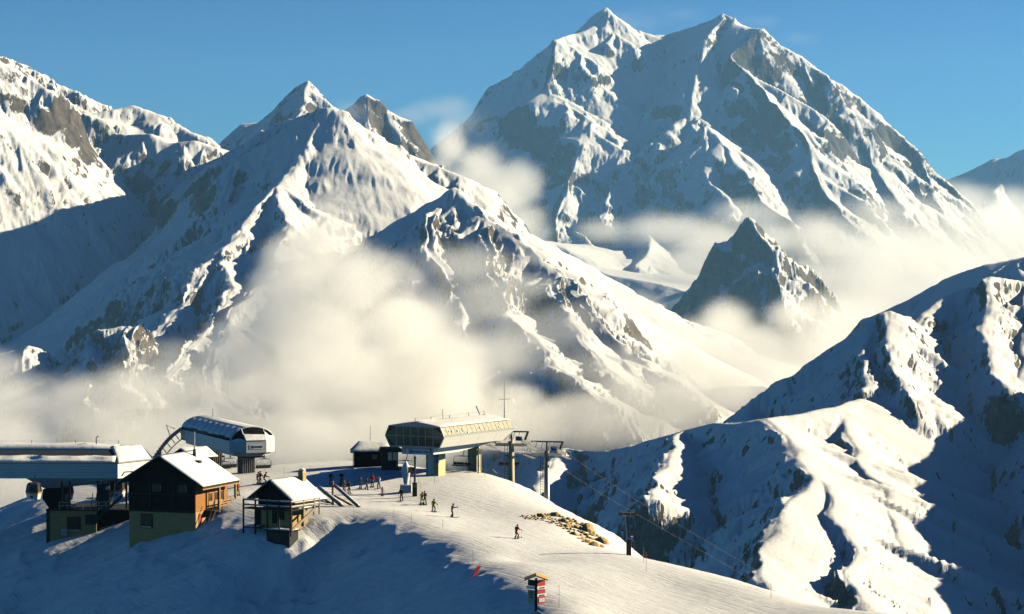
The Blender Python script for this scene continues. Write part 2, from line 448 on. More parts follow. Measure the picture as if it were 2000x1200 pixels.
# ---- ridge and dark pyramid standing in the valley fog
m = Mountain(1080, 1800, 5600, 8600, 340, 260, -1400, d0=3000, tail=.0)
m.crest([(1120, 600, 6900), (1165, 588, 6850), (1200, 578, 6800), (1240, 576, 6760), (1275, 590, 6720), (1310, 615, 6680), (1345, 640, 6620), (1370, 656, 6560), (1395, 690, 6500), (1440, 730, 6400), (1520, 785, 6200)], .65, .7, rock=.2)
m.spur([(1275, 590, 6720), (1290, 640, 6550), (1330, 700, 6300)], .7, .5)
m.crest([(1358, 640, 7560), (1376, 600, 7640), (1384, 566, 7640), (1398, 548, 7660), (1410, 506, 7680), (1428, 490, 7690), (1440, 458, 7690), (1452, 450, 7700), (1466, 422, 7700)], 1.7, 1.2, rock=.05)
m.spur([(1466, 424, 7700), (1498, 470, 7600), (1520, 520, 7480), (1532, 565, 7380), (1550, 640, 7200)], 1.5, 1.3, rock=.05)
m.ribs(90, 200, 6, (40, 70), prot=(.35, .6), side=.85)
m.build(warp=(110, 34), scales=((50, 7, 12), (22, 5, 6)), rough=(150, 30), steep=.4, seed=9)
m.mesh('mountain', M_MID)

# ---- far right skyline
m = Mountain(1780, 2080, 13500, 17000, 130, 120, -1200, d0=2500, tail=.1)
m.crest([(1760, 395, 15000), (1810, 372, 15000), (1850, 350, 15000), (1880, 338, 15000), (1905, 322, 15000), (1935, 308, 15000), (1960, 306, 15000), (2000, 291, 15000), (2060, 270, 15000)], .7, .8, rock=.2)
m.spur([(1960, 306, 15000), (1950, 360, 14700), (1930, 420, 14300)], .7, .6, rock=.2)
m.build(warp=(300, 50), scales=((240, 6, 30), (110, 6, 14)), rough=(420, 26), seed=13)
m.mesh('mountain', M_FAR)

# ---- near ridge on the right
m = Mountain(600, 2600, 1200, 5000, 800, 600, -900, d0=1600, tail=.03, rnd=6.)
# sunlit snow ridge behind
m.crest([(1700, 620, 4700), (1780, 580, 4700), (1830, 552, 4700), (1880, 530, 4700), (1920, 517, 4680), (1960, 511, 4660), (2000, 504, 4640), (2100, 480, 4600)], .5, .5)
m.crest([(1560, 778, 2620), (1600, 748, 2640), (1650, 692, 2680), (1680, 660, 2700), (1705, 632, 2710), (1735, 608, 2720), (1762, 618, 2740), (1785, 640, 2780), (1800, 612, 2850), (1850, 578, 2900), (1900, 560, 2930), (1935, 541, 2940), (1965, 545, 2960), (2000, 552, 2980), (2100, 540, 3000), (2250, 480, 3000)], .85, .8, rock=.25)
m.spur([(1735, 608, 2720), (1745, 680, 2580), (1760, 730, 2490), (1790, 790, 2380)], .9, .7, rock=.35)
m.spur([(1705, 632, 2710), (1690, 700, 2570), (1700, 760, 2450)], .8, .9, rock=.3)
m.spur([(1935, 541, 2940), (1925, 620, 2760), (1945, 700, 2590), (1960, 760, 2470)], .8, .8, rock=.2)
m.spur([(2000, 552, 2980), (2010, 640, 2780), (2000, 740, 2560)], .8, .8, rock=.2)
# the long shaded crest to the valley and the lit spur
m.crest([(560, 1000, 3000), (700, 950, 2960), (800, 905, 2930), (860, 884, 2900), (900, 874, 2880), (950, 876, 2850), (990, 880, 2800), (1050, 884, 2750), (1100, 876, 2700), (1160, 884, 2620), (1200, 880, 2560), (1250, 868, 2500), (1300, 850, 2440), (1345, 838, 2400), (1400, 828, 2350), (1450, 824, 2300), (1500, 818, 2240, .85, .6), (1560, 808, 2290, .85, .5), (1620, 796, 2340, .85, .5), (1690, 778, 2400, .85, .5)], .85, .8, rock=.0)
m.spur([(1690, 778, 2400), (1740, 790, 2450), (1800, 811, 2500), (1860, 838, 2540), (1920, 862, 2580), (2010, 880, 2620)], .55, .7)
m.spur([(1500, 818, 2240), (1545, 870, 2080), (1592, 928, 1950), (1560, 960, 1880), (1528, 1010, 1780), (1508, 1070, 1680), (1500, 1130, 1590), (1500, 1220, 1480)], .9, .42, rock=.0)
m.spur([(1592, 928, 1950), (1625, 985, 1850), (1640, 1040, 1760), (1668, 1110, 1650), (1690, 1200, 1530)], .95, .48)
m.spur([(1640, 815, 2320), (1680, 890, 2150), (1720, 960, 1990), (1760, 1040, 1850), (1780, 1130, 1720)], .9, .5)
m.spur([(1340, 840, 2400), (1318, 862, 2300), (1302, 905, 2160), (1288, 975, 1980)], 1.0, .55, reach=400)
m.spur([(1105, 876, 2700), (1080, 895, 2600), (1050, 940, 2430), (1030, 1000, 2230)], 1.0, .55, reach=450)
# higher shoulder beyond the right edge
m.spur([(2230, 650, 2520), (2300, 670, 2330), (2380, 690, 2150), (2460, 715, 2000), (2560, 755, 1850), (2780, 850, 1600)], .75, .7)
m.ribs(70, 130, 8, (24, 40), prot=(.55, .8), side=.9)
m.build(warp=(90, 13), scales=((34, 9, 5.0), (15, 8, 3.4), (7, 6, 1.5)), rough=(120, 9), steep=.38, seed=8)
m.mesh('mountain', M_NEAR)
NEAR = m

# ---- valley floor sheet out to the horizon
def flat(name, z, mat):
    me = bpy.data.meshes.new(name)
    me.from_pydata([(-12000, -300, z), (12000, -300, z), (12000, 19000, z), (-12000, 19000, z)], [], [(0, 1, 2, 3)])
    me.materials.append(mat)
    o = link(bpy.data.objects.new(name, me)); o['kind'] = 'structure'
    return o
M_SNOW = bpy.data.materials.new('valley_snow'); M_SNOW.use_nodes = True
M_SNOW.node_tree.nodes['Principled BSDF'].inputs['Base Color'].default_value = (.8, .81, .83, 1)
flat('ground', -1494, M_SNOW)
# ================================================================== AIR: haze and clouds
def cloud_mat(name, density, g=.2, color=(1, 1, 1)):
    m = bpy.data.materials.new(name); m.use_nodes = True
    t = m.node_tree; t.nodes.clear()
    o = t.nodes.new('ShaderNodeOutputMaterial'); v = t.nodes.new('ShaderNodeVolumePrincipled')
    v.inputs['Density'].default_value = density
    v.inputs['Density Attribute'].default_value = 'density'
    v.inputs['Anisotropy'].default_value = g
    v.inputs['Color'].default_value = (*color, 1)
    t.links.new(v.outputs[0], o.inputs['Volume'])
    return m
def cloud(blobs, density, scale, amp, vox, edge=.5, seed=0, detail=6, stretch=(1, 1, 1.3), name='cloud', bias=0.14):
    """blobs: (px, py, Y, rx px, ry m, rz px): soft ellipsoids eaten into by noise, baked to a volume grid"""
    mat = cloud_mat('cloud_vapour', density * .72, color=(.965, .955, .94))
    pts = []
    for (px, py, Y, rx, ry, rz) in blobs:
        c = P(px, py, Y); k = Y / F
        pts.append((c, (rx * k, ry, rz * k)))
    lo = [min(c[i] - r[i] * 1.15 for c, r in pts) for i in range(3)]
    hi = [max(c[i] + r[i] * 1.15 for c, r in pts) for i in range(3)]
    ng = bpy.data.node_groups.new('cloud_nodes', 'GeometryNodeTree')
    ng.interface.new_socket('Geometry', in_out='OUTPUT', socket_type='NodeSocketGeometry')
    N, L = ng.nodes.new, ng.links.new
    out = N('NodeGroupOutput'); pos = N('GeometryNodeInputPosition')
    def vm(op, a, b):
        n = N('ShaderNodeVectorMath'); n.operation = op
        L(a, n.inputs[0])
        if b is not None: n.inputs[1].default_value = b
        return n
    def mt(op, a, b=None, cl=False):
        n = N('ShaderNodeMath'); n.operation = op; n.use_clamp = cl
        for i, v in enumerate((a, b)):
            if v is None: continue
            if isinstance(v, (int, float)): n.inputs[i].default_value = v
            else: L(v, n.inputs[i])
        return n.outputs[0]
    acc = None
    for c, r in pts:
        e = vm('DIVIDE', vm('SUBTRACT', pos.outputs[0], c).outputs[0], r)
        d = mt('SUBTRACT', 1.0, vm('LENGTH', e.outputs[0], None).outputs['Value'])
        if acc is None: acc = d
        else:
            n = N('ShaderNodeMath'); n.operation = 'SMOOTH_MAX'
            L(acc, n.inputs[0]); L(d, n.inputs[1]); n.inputs[2].default_value = .15
            acc = n.outputs[0]
    nz = N('ShaderNodeTexNoise'); nz.inputs['Scale'].default_value = 1.0; nz.inputs['Detail'].default_value = detail; nz.inputs['Roughness'].default_value = .64
    nz.inputs['Distortion'].default_value = .25
    mp = vm('MULTIPLY', pos.outputs[0], tuple(s / scale for s in stretch))
    mo = vm('ADD', mp.outputs[0], (seed * 7.3, seed * 3.1, seed * 5.7))
    L(mo.outputs[0], nz.inputs['Vector'])
    s = mt('ADD', acc, mt('MULTIPLY', mt('SUBTRACT', nz.outputs[0], .5), amp * 2))
    s = mt('ADD', s, bias)
    mr = N('ShaderNodeMapRange'); mr.interpolation_type = 'SMOOTHSTEP'; mr.inputs['From Min'].default_value = 0; mr.inputs['From Max'].default_value = edge
    L(s, mr.inputs[0])
    vc = N('GeometryNodeVolumeCube')
    L(mr.outputs[0], vc.inputs['Density'])
    vc.inputs['Min'].default_value = lo; vc.inputs['Max'].default_value = hi
    for ax, i in (('X', 0), ('Y', 1), ('Z', 2)):
        v = vox if i != 1 else vox * 1.6
        vc.inputs['Resolution ' + ax].default_value = max(8, min(420, int((hi[i] - lo[i]) / v)))
    sm = N('GeometryNodeSetMaterial'); sm.inputs['Material'].default_value = mat
    L(vc.outputs[0], sm.inputs[0]); L(sm.outputs[0], out.inputs[0])
    me = bpy.data.meshes.new(name); me.materials.append(mat)
    o = link(bpy.data.objects.new(name, me))
    o['kind'] = 'stuff'
    md = o.modifiers.new('cloud', 'NODES'); md.node_group = ng
    return o

def haze(density):
    lo, hi = (-12100, -320, -1501), (12100, 19100, 1600)
    bm = bmesh.new()
    bmesh.ops.create_cube(bm, size=1.0)
    for v in bm.verts:
        v.co = Vector([lo[i] + (v.co[i] + .5) * (hi[i] - lo[i]) for i in range(3)])
    me = bpy.data.meshes.new('haze'); bm.to_mesh(me); bm.free()
    m = bpy.data.materials.new('haze_air'); m.use_nodes = True
    t = m.node_tree; t.nodes.clear()
    o = t.nodes.new('ShaderNodeOutputMaterial'); v = t.nodes.new('ShaderNodeVolumePrincipled')
    v.inputs['Density'].default_value = density
    v.inputs['Color'].default_value = (.27, .6, 1.0, 1)
    v.inputs['Anisotropy'].default_value = .1
    t.links.new(v.outputs[0], o.inputs['Volume'])
    me.materials.append(m)
    ob = link(bpy.data.objects.new('haze', me)); ob['kind'] = 'stuff'
    return ob
haze(2.1e-5)
# the big cloud welling up in front of the middle ridge
cloud([(645, 462, 3000, 80, 90, 80), (600, 530, 3000, 110, 130, 90), (540, 570, 3000, 70, 100, 80), (690, 560, 3000, 120, 140, 90), (600, 640, 2950, 170, 170, 120),
       (500, 720, 2900, 120, 150, 120), (640, 760, 2850, 240, 200, 130), (780, 640, 3000, 120, 140, 110), (830, 740, 2950, 170, 170, 120), (450, 810, 2800, 120, 130, 90), (620, 850, 2800, 330, 200, 90)],
      .022, 120., 1.25, 4.2, edge=.6, seed=1, detail=8, bias=.0)
# low drifting cloud at the left
cloud([(20, 790, 2700, 190, 140, 100), (150, 790, 2700, 140, 120, 80), (260, 780, 2700, 130, 110, 80), (345, 760, 2750, 80, 90, 70), (40, 880, 2600, 240, 150, 100), (220, 870, 2600, 260, 140, 90), (0, 720, 2750, 80, 80, 50), (-40, 960, 2500, 260, 160, 90), (120, 960, 2500, 260, 160, 80)],
      .016, 110., 1.1, 5.5, edge=.7, seed=4, bias=.0)
# veils over the right flank of the middle ridge
cloud([(900, 520, 3500, 140, 150, 60), (960, 580, 3500, 120, 150, 60), (840, 640, 3400, 110, 140, 110), (1010, 560, 3500, 110, 140, 40), (930, 700, 3300, 110, 140, 70), (1060, 500, 3600, 60, 100, 30)],
      .0065, 130., 1.1, 7.0, edge=.8, seed=9, bias=.0)
# bank of fog behind the chairlift station
cloud([(900, 830, 2900, 200, 160, 70), (1020, 830, 2950, 150, 150, 60), (1150, 825, 3000, 170, 160, 60), (1300, 800, 3000, 160, 150, 75), (1400, 770, 3050, 110, 140, 60), (1000, 780, 3000, 80, 120, 40), (1340, 720, 3100, 60, 110, 40)],
      .014, 130., .9, 6.0, edge=.7, seed=12, bias=.08)
# fog filling the far valley, thin where it climbs the faces
cloud([(1700, 560, 8800, 250, 900, 100), (1850, 560, 8800, 240, 900, 110), (1600, 650, 8300, 190, 700, 100), (1780, 480, 9800, 200, 700, 50), (1960, 480, 9500, 180, 700, 80), (1700, 690, 8000, 240, 900, 100), (1620, 470, 9300, 90, 400, 60), (1500, 470, 9000, 70, 400, 50)],
      .0042, 420., 1.35, 22., edge=.9, seed=15, stretch=(1, 1, 1.5), bias=.02)
cloud([(1700, 420, 11000, 90, 300, 45), (1790, 415, 11000, 80, 300, 40), (1880, 425, 11200, 100, 300, 45), (1600, 440, 10600, 80, 300, 40), (1480, 420, 10300, 70, 300, 40), (1950, 420, 11500, 100, 300, 50)], .0035, 300., 1.4, 22., edge=1.0, seed=53, bias=.03)
cloud([(1480, 690, 5300, 170, 420, 80), (1560, 720, 5200, 150, 420, 90), (1400, 740, 5200, 130, 380, 70), (1640, 650, 5400, 120, 400, 80), (1450, 800, 5000, 240, 420, 80), (1340, 700, 5400, 80, 280, 60), (1560, 610, 5600, 80, 280, 50), (1420, 620, 5600, 60, 260, 50)],
      .0075, 240., 1.3, 12., edge=.9, seed=18, stretch=(1, 1, 1.4), bias=.02)
cloud([(1290, 450, 9300, 140, 420, 35), (1390, 470, 9300, 110, 420, 45), (1180, 450, 9300, 70, 300, 30), (1440, 420, 9000, 60, 250, 40), (1330, 520, 9100, 120, 380, 40)],
      .0045, 330., 1.2, 20., edge=.9, seed=21, bias=.05)
# cloud climbing the gap left of the big peak
cloud([(880, 290, 8200, 45, 240, 45), (930, 340, 8200, 70, 280, 65), (960, 400, 8000, 80, 280, 65), (900, 400, 7800, 60, 260, 70), (1010, 440, 8000, 70, 260, 45), (1040, 500, 7600, 60, 260, 45), (860, 340, 8000, 35, 200, 40), (990, 360, 8300, 60, 260, 50)],
      .007, 230., 1.1, 12., edge=.8, bias=.05, seed=24)
# wisps on the skyline
cloud([(860, 215, 9500, 80, 200, 30), (800, 225, 9500, 60, 200, 22), (900, 240, 9500, 70, 200, 40), (690, 218, 8300, 45, 120, 24)], .0016, 220., 1.2, 12., edge=1.0, bias=.05, seed=27)
cloud([(1215, 38, 13300, 50, 160, 24), (1270, 45, 13350, 90, 200, 28), (1340, 30, 13350, 90, 200, 24), (1480, 42, 13000, 60, 160, 16), (1560, 75, 13000, 60, 160, 20)], .0007, 330., 1.5, 16., edge=1.3, bias=.05, seed=31)
cloud([(1890, 385, 13200, 90, 400, 35), (1970, 400, 13200, 90, 400, 40), (1940, 440, 12800, 140, 500, 40), (1830, 420, 12600, 90, 400, 30)], .0025, 420., .9, 30., edge=.9, seed=34)
cloud([(330, 700, 3200, 120, 100, 50), (420, 690, 3300, 90, 100, 70), (260, 740, 3100, 110, 100, 50), (480, 620, 3400, 60, 100, 90)], .006, 110., 1.2, 6.0, edge=.9, seed=37, bias=-.02)
cloud([(1100, 640, 3500, 160, 140, 80), (1210, 720, 3400, 180, 140, 70), (1330, 760, 3300, 160, 140, 60), (1000, 680, 3300, 120, 120, 80)], .0055, 150., 1.2, 7.0, edge=.9, seed=41, bias=0)
cloud([(1420, 710, 3900, 150, 160, 60), (1500, 740, 3800, 120, 160, 60), (1330, 660, 4000, 90, 140, 50), (1240, 600, 4100, 70, 130, 40)], .006, 160., 1.2, 8.0, edge=.9, seed=47, bias=.03)
# ================================================================== SETTING: the snowy shoulder with the piste
CTRL = []
def cp(*pts):
    for p in pts: CTRL.append(P(*p))
# plateau round the lift stations
cp((480, 924, 345), (560, 908, 352), (640, 905, 352), (720, 905, 350), (790, 908, 346), (845, 928, 328), (930, 922, 338), (700, 950, 318), (620, 940, 322), (560, 945, 318),
   (785, 978, 305), (847, 1000, 296), (883, 1010, 290), (745, 968, 309), (660, 968, 308), (520, 965, 310), (450, 962, 312), (465, 968, 306), (300, 945, 335), (150, 965, 335), (70, 985, 335), (0, 1000, 345), (-60, 1022, 355), (-150, 1060, 360))
for px, py, Y in ((480, 910, 365), (640, 905, 368), (800, 905, 365), (300, 925, 365), (60, 962, 368)):
    x, y, z = P(px, py, Y); CTRL.append((x, y, z - 1.0)); CTRL.append((x * 1.05, y + 28, z - 16)); CTRL.append((x * 1.1, y + 70, z - 45))
# right hand brow and the drop beyond it
BROW = [(905, 926, 340), (955, 927, 336), (1000, 943, 326), (1060, 980, 312), (1120, 1008, 300), (1162, 1032, 291), (1182, 1072, 279), (1228, 1082, 273), (1300, 1098, 266), (1400, 1122, 258), (1500, 1152, 250), (1560, 1176, 244), (1650, 1189, 239), (1750, 1198, 236), (1900, 1225, 228)]
for p in BROW:
    x, y, z = P(*p); CTRL.append((x, y, z)); CTRL.append((x + 6, y + 8, z - 4.5)); CTRL.append((x + 20, y + 26, z - 22)); CTRL.append((x + 44, y + 60, z - 55))
# piste
cp((900, 968, 306), (950, 1000, 297), (960, 1035, 281), (1009, 1053, 275), (1100, 1062, 274), (1140, 1072, 272), (1100, 1095, 262), (1200, 1130, 252), (1200, 1200, 236), (1350, 1200, 238), (1500, 1200, 239), (1300, 1150, 250), (1020, 1100, 262), (1100, 1150, 246),
   (900, 1035, 280), (1180, 1260, 224), (1400, 1280, 222), (1600, 1290, 222))
# lip of the shaded bank and the bank below it
LIP = [(-140, 1085, 318), (0, 1074, 318), (90, 1063, 311), (180, 1064, 308.5), (250, 1063, 300.5), (380, 1051, 294.5), (470, 1050, 289), (560, 1046, 287.5), (630, 1010, 291), (700, 1004, 291), (760, 1012, 286), (820, 1036, 279), (872, 1060, 271), (930, 1096, 260), (975, 1120, 253), (1040, 1156, 243), (1092, 1200, 232), (1130, 1250, 222)]
for i, p in enumerate(LIP):
    x, y, z = P(*p); CTRL.append((x, y, z))
    k = 1.12 if p[0] < 600 else 1.0
    CTRL.append((x - 1.7, y - 2.4, z - 1.7 * k)); CTRL.append((x - 6, y - 8.4, z - 7.2 * k)); CTRL.append((x - 14, y - 20, z - 17 * k))
    CTRL.append((x - 26, y - 36, z - 27 * k))
# behind the lip, between chalets
cp((440, 985, 301), (640, 988, 299), (590, 985, 300), (700, 985, 301), (410, 1010, 299), (560, 1055, 284.5), (612, 1020, 290), (500, 1054, 286), (220, 1010, 318), (20, 1030, 324), (-40, 1065, 330))
CT = np.array(CTRL, np.float64)
def tps_fit(C, lam=.8):
    n = len(C); d = np.hypot(C[:, None, 0] - C[None, :, 0], C[:, None, 1] - C[None, :, 1])
    K = d * d * np.log(d + 1e-9) + np.eye(n) * lam * 8
    Pm = np.c_[np.ones(n), C[:, :2]]
    A = np.block([[K, Pm], [Pm.T, np.zeros((3, 3))]])
    return np.linalg.solve(A, np.r_[C[:, 2], 0, 0, 0])
def tps_eval(C, w, X, Y):
    z = w[-3] + w[-2] * X + w[-1] * Y
    for i in range(len(C)):
        d2 = (X - C[i, 0]) ** 2 + (Y - C[i, 1]) ** 2
        z = z + w[i] * .5 * d2 * np.log(d2 + 1e-9)
    return z
TW = tps_fit(CT)
GX0, GX1, GY0, GY1 = -100., 96., 196., 440.
_cx, _cy = np.meshgrid(np.linspace(GX0, GX1, 197), np.linspace(GY0, GY1, 245))
_cz = tps_eval(CT, TW, _cx, _cy).astype(np.float32)
# fine sheet: uneven rows, dense where the photograph looks closely
gx = np.linspace(GX0, GX1, 640)
gy = np.concatenate([np.linspace(196, 225, 40, endpoint=False), np.linspace(225, 312, 320, endpoint=False), np.linspace(312, 360, 100, endpoint=False), np.linspace(360, 440, 50)])
FX, FY = np.meshgrid(gx, gy)
def cubic_up(A, r, c):
    H, W = A.shape
    r = np.clip(r, 1, H - 2.001); c = np.clip(c, 1, W - 2.001)
    r0 = r.astype(int); c0 = c.astype(int); fr = r - r0; fc = c - c0
    def w(t): return (-.5 * t + t * t - .5 * t ** 3, 1 - 2.5 * t * t + 1.5 * t ** 3, .5 * t + 2 * t * t - 1.5 * t ** 3, -.5 * t * t + .5 * t ** 3)
    wr, wc = w(fr), w(fc); out = 0
    for i in range(4):
        for j in range(4):
            out = out + wr[i] * wc[j] * A[np.clip(r0 + i - 1, 0, H - 1), np.clip(c0 + j - 1, 0, W - 1)]
    return out
FZ = cubic_up(_cz, (FY - GY0) / (GY1 - GY0) * 244, (FX - GX0) / (GX1 - GX0) * 196)
_gr = np.gradient(FZ, axis=0) / np.gradient(gy)[:, None]; _gc = np.gradient(FZ, axis=1) / (gx[1] - gx[0])
_sl = np.hypot(_gr, _gc)
_k = smooth((_sl - .25) / .5)
# wind-packed drifts on the banks, shallow rolls on the groomed run
FZ += _k * (.55 * fbm(FX / 5.5, FY / 4.2, 5, .5, 41, ridged=True) + .10 * fbm(FX / .9, FY / .7, 3, .5, 44)) + .10 * fbm(FX / 9, FY / 14, 3, .5, 47) + .02 * vnoise(FX / .8, FY / .5, 52)
def gz(x, y):
    r = np.interp(y, gy, np.arange(len(gy))); c = (x - GX0) / (GX1 - GX0) * (len(gx) - 1)
    return float(bilerp(FZ, np.array([r]), np.array([c]))[0])
def hit(px, py, y0=215., y1=360.):
    """where the line of sight through (px, py) meets the snow"""
    for Y in np.arange(y0, y1, .25):
        x, y, z = P(px, py, Y)
        if z <= gz(x, y): return (x, y, gz(x, y))
    x, y, z = P(px, py, 300); return (x, y, gz(x, y))

def snow_ground_mat():
    m, t, b, N, L = nodes('piste_snow')
    geo = N('ShaderNodeNewGeometry')
    b.inputs['Base Color'].default_value = (.77, .77, .78, 1)
    b.inputs['Roughness'].default_value = .6; b.inputs['Specular IOR Level'].default_value = .2
    def noise(scale, vec=(1, 1, 1), detail=5, rough=.6, rot=0.0):
        mp = N('ShaderNodeMapping'); mp.vector_type = 'TEXTURE'; mp.inputs['Scale'].default_value = vec; mp.inputs['Rotation'].default_value = (0, 0, rot)
        n = N('ShaderNodeTexNoise'); n.inputs['Scale'].default_value = scale; n.inputs['Detail'].default_value = detail; n.inputs['Roughness'].default_value = rough
        L(geo.outputs['Position'], mp.inputs[0]); L(mp.outputs[0], n.inputs['Vector'])
        return n.outputs[0]
    fine = noise(1.1, detail=8, rough=.68)
    # ski tracks: long thin streaks running down the run
    tr = noise(1.0, (.35, 9., 1), 4, .6, rad(35))
    tr2 = noise(1.0, (.22, 5., 1), 3, .6, rad(48))
    def mth(op, a, bb):
        x = N('ShaderNodeMath'); x.operation = op
        for i, v in enumerate((a, bb)):
            if isinstance(v, (int, float)): x.inputs[i].default_value = v
            else: L(v, x.inputs[i])
        return x.outputs[0]
    def groove(n, lo, hi):
        r = N('ShaderNodeMapRange'); r.interpolation_type = 'SMOOTHSTEP'; r.inputs['From Min'].default_value = lo; r.inputs['From Max'].default_value = hi
        L(n, r.inputs[0]); return r.outputs[0]
    tr = groove(tr, .40, .52); tr2 = groove(tr2, .36, .46)
    h = mth('ADD', mth('MULTIPLY', fine, .7), mth('ADD', mth('MULTIPLY', tr, .45), mth('MULTIPLY', tr2, .4)))
    bp = N('ShaderNodeBump'); bp.inputs['Strength'].default_value = .5; bp.inputs['Distance'].default_value = .09
    L(h, bp.inputs['Height']); L(bp.outputs[0], b.inputs['Normal'])
    return m
M_PISTE = snow_ground_mat()
_co = np.stack([FX.ravel(), FY.ravel(), FZ.ravel()], 1)
grid_mesh('snow_slope', _co, len(gy), len(gx), M_PISTE)
# ================================================================== KIT for the built things
def mat(name, col, rough=.6, metal=0.0, spec=.3, noise=None, bump=None, scale=6.0):
    m, t, b, N, L = nodes(name)
    b.inputs['Base Color'].default_value = (*col, 1)
    b.inputs['Roughness'].default_value = rough; b.inputs['Metallic'].default_value = metal; b.inputs['Specular IOR Level'].default_value = spec
    if noise or bump:
        tc = N('ShaderNodeTexCoord')
        n = N('ShaderNodeTexNoise'); n.inputs['Scale'].default_value = scale; n.inputs['Detail'].default_value = 5
        mp = N('ShaderNodeMapping'); mp.inputs['Scale'].default_value = (1, 1, 2.5) if noise else (1, 1, 1)
        L(tc.outputs['Object'], mp.inputs[0]); L(mp.outputs[0], n.inputs['Vector'])
        if noise:
            r = N('ShaderNodeValToRGB'); r.color_ramp.elements[0].position = .3; r.color_ramp.elements[1].position = .7
            r.color_ramp.elements[0].color = (*[c * (1 - noise) for c in col], 1); r.color_ramp.elements[1].color = (*[min(1, c * (1 + noise)) for c in col], 1)
            L(n.outputs[0], r.inputs[0]); L(r.outputs[0], b.inputs['Base Color'])
        if bump:
            bp = N('ShaderNodeBump'); bp.inputs['Strength'].default_value = .6; bp.inputs['Distance'].default_value = bump
            L(n.outputs[0], bp.inputs['Height']); L(bp.outputs[0], b.inputs['Normal'])
    return m
def stripes(name, col, col2, axis=2, freq=4.0, rough=.5, metal=0.0):
    """corrugated or boarded sheet: grooves along one axis"""
    m, t, b, N, L = nodes(name)
    tc = N('ShaderNodeTexCoord'); sp = N('ShaderNodeSeparateXYZ'); L(tc.outputs['Object'], sp.inputs[0])
    w = N('ShaderNodeMath'); w.operation = 'MULTIPLY'; w.inputs[1].default_value = freq; L(sp.outputs[axis], w.inputs[0])
    f = N('ShaderNodeMath'); f.operation = 'FRACT'; L(w.outputs[0], f.inputs[0])
    g = N('ShaderNodeMath'); g.operation = 'LESS_THAN'; g.inputs[1].default_value = .14; L(f.outputs[0], g.inputs[0])
    n = N('ShaderNodeTexNoise'); n.inputs['Scale'].default_value = 2.5; n.inputs['Detail'].default_value = 5; L(tc.outputs['Object'], n.inputs['Vector'])
    mx = N('ShaderNodeMix'); mx.data_type = 'RGBA'; mx.inputs['A'].default_value = (*col, 1); mx.inputs['B'].default_value = (*col2, 1)
    s = N('ShaderNodeMath'); s.operation = 'MULTIPLY'; L(g.outputs[0], s.inputs[0]); L(n.outputs[0], s.inputs[1])
    s2 = N('ShaderNodeMath'); s2.operation = 'MULTIPLY_ADD'; s2.inputs[1].default_value = .35; L(n.outputs[0], s2.inputs[0]); L(s.outputs[0], s2.inputs[2])
    L(s2.outputs[0], mx.inputs['Factor']); L(mx.outputs['Result'], b.inputs['Base Color'])
    bp = N('ShaderNodeBump'); bp.inputs['Strength'].default_value = .8; bp.inputs['Distance'].default_value = .03; bp.invert = True
    L(g.outputs[0], bp.inputs['Height']); L(bp.outputs[0], b.inputs['Normal'])
    b.inputs['Roughness'].default_value = rough; b.inputs['Metallic'].default_value = metal; b.inputs['Specular IOR Level'].default_value = .12
    return m
K = {
 'white': stripes('white_cladding', (.72, .73, .72), (.45, .46, .46), 2, 2.6, .45),
 'white_plain': mat('white_panel', (.74, .73, .70), .5, noise=.06, scale=2),
 'grey': mat('grey_sheet', (.30, .31, .32), .5, .2, noise=.15, scale=2),
 'dark': mat('dark_sheet', (.022, .022, .024), .75, 0, noise=.25, scale=3),
 'steel': mat('galvanised_steel', (.32, .31, .29), .45, .6, noise=.2, scale=3),
 'black': mat('black_metal', (.02, .02, .022), .5, .2),
 'snow': mat('roof_snow', (.78, .78, .785), .65, bump=.12, scale=1.2),
 'concrete': mat('cream_concrete', (.66, .54, .30), .8, noise=.12, scale=1.5),
 'yellow_wall': mat('ochre_render', (.40, .28, .12), .9, noise=.12, scale=1.2),
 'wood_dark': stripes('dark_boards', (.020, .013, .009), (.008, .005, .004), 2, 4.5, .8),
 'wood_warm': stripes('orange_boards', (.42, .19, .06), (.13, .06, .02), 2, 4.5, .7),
 'beam': mat('timber_beam', (.36, .20, .085), .75, noise=.3, scale=5),
 'beam_dark': mat('dark_timber', (.03, .019, .012), .9, noise=.3, scale=5),
 'log_grey': mat('weathered_log', (.30, .24, .18), .85, noise=.3, scale=4),
 'glass': mat('window_glass', (.012, .013, .015), .12, 0, .35),
 'glass_amber': mat('smoked_glass', (.07, .055, .03), .15, 0, .4, noise=.4, scale=1),
 'glass_pale': mat('snowy_glazing', (.36, .32, .22), .25, 0, .6, noise=.3, scale=2),
 'red': mat('red_paint', (.45, .03, .025), .5),
 'blue': mat('blue_paint', (.03, .09, .34), .5),
 'orange': mat('orange_paint', (.75, .22, .03), .5),
 'yellow': mat('yellow_wood', (.55, .33, .07), .65, noise=.2, scale=4),
 'sign_white': mat('sign_white', (.8, .8, .78), .5),
 'rock': mat('tan_rock', (.52, .34, .13), .9, noise=.35, bump=.08, scale=2.2),
 'rope': mat('grey_rope', (.25, .25, .25), .7),
 'skin': mat('skin', (.50, .30, .21), .6),
}
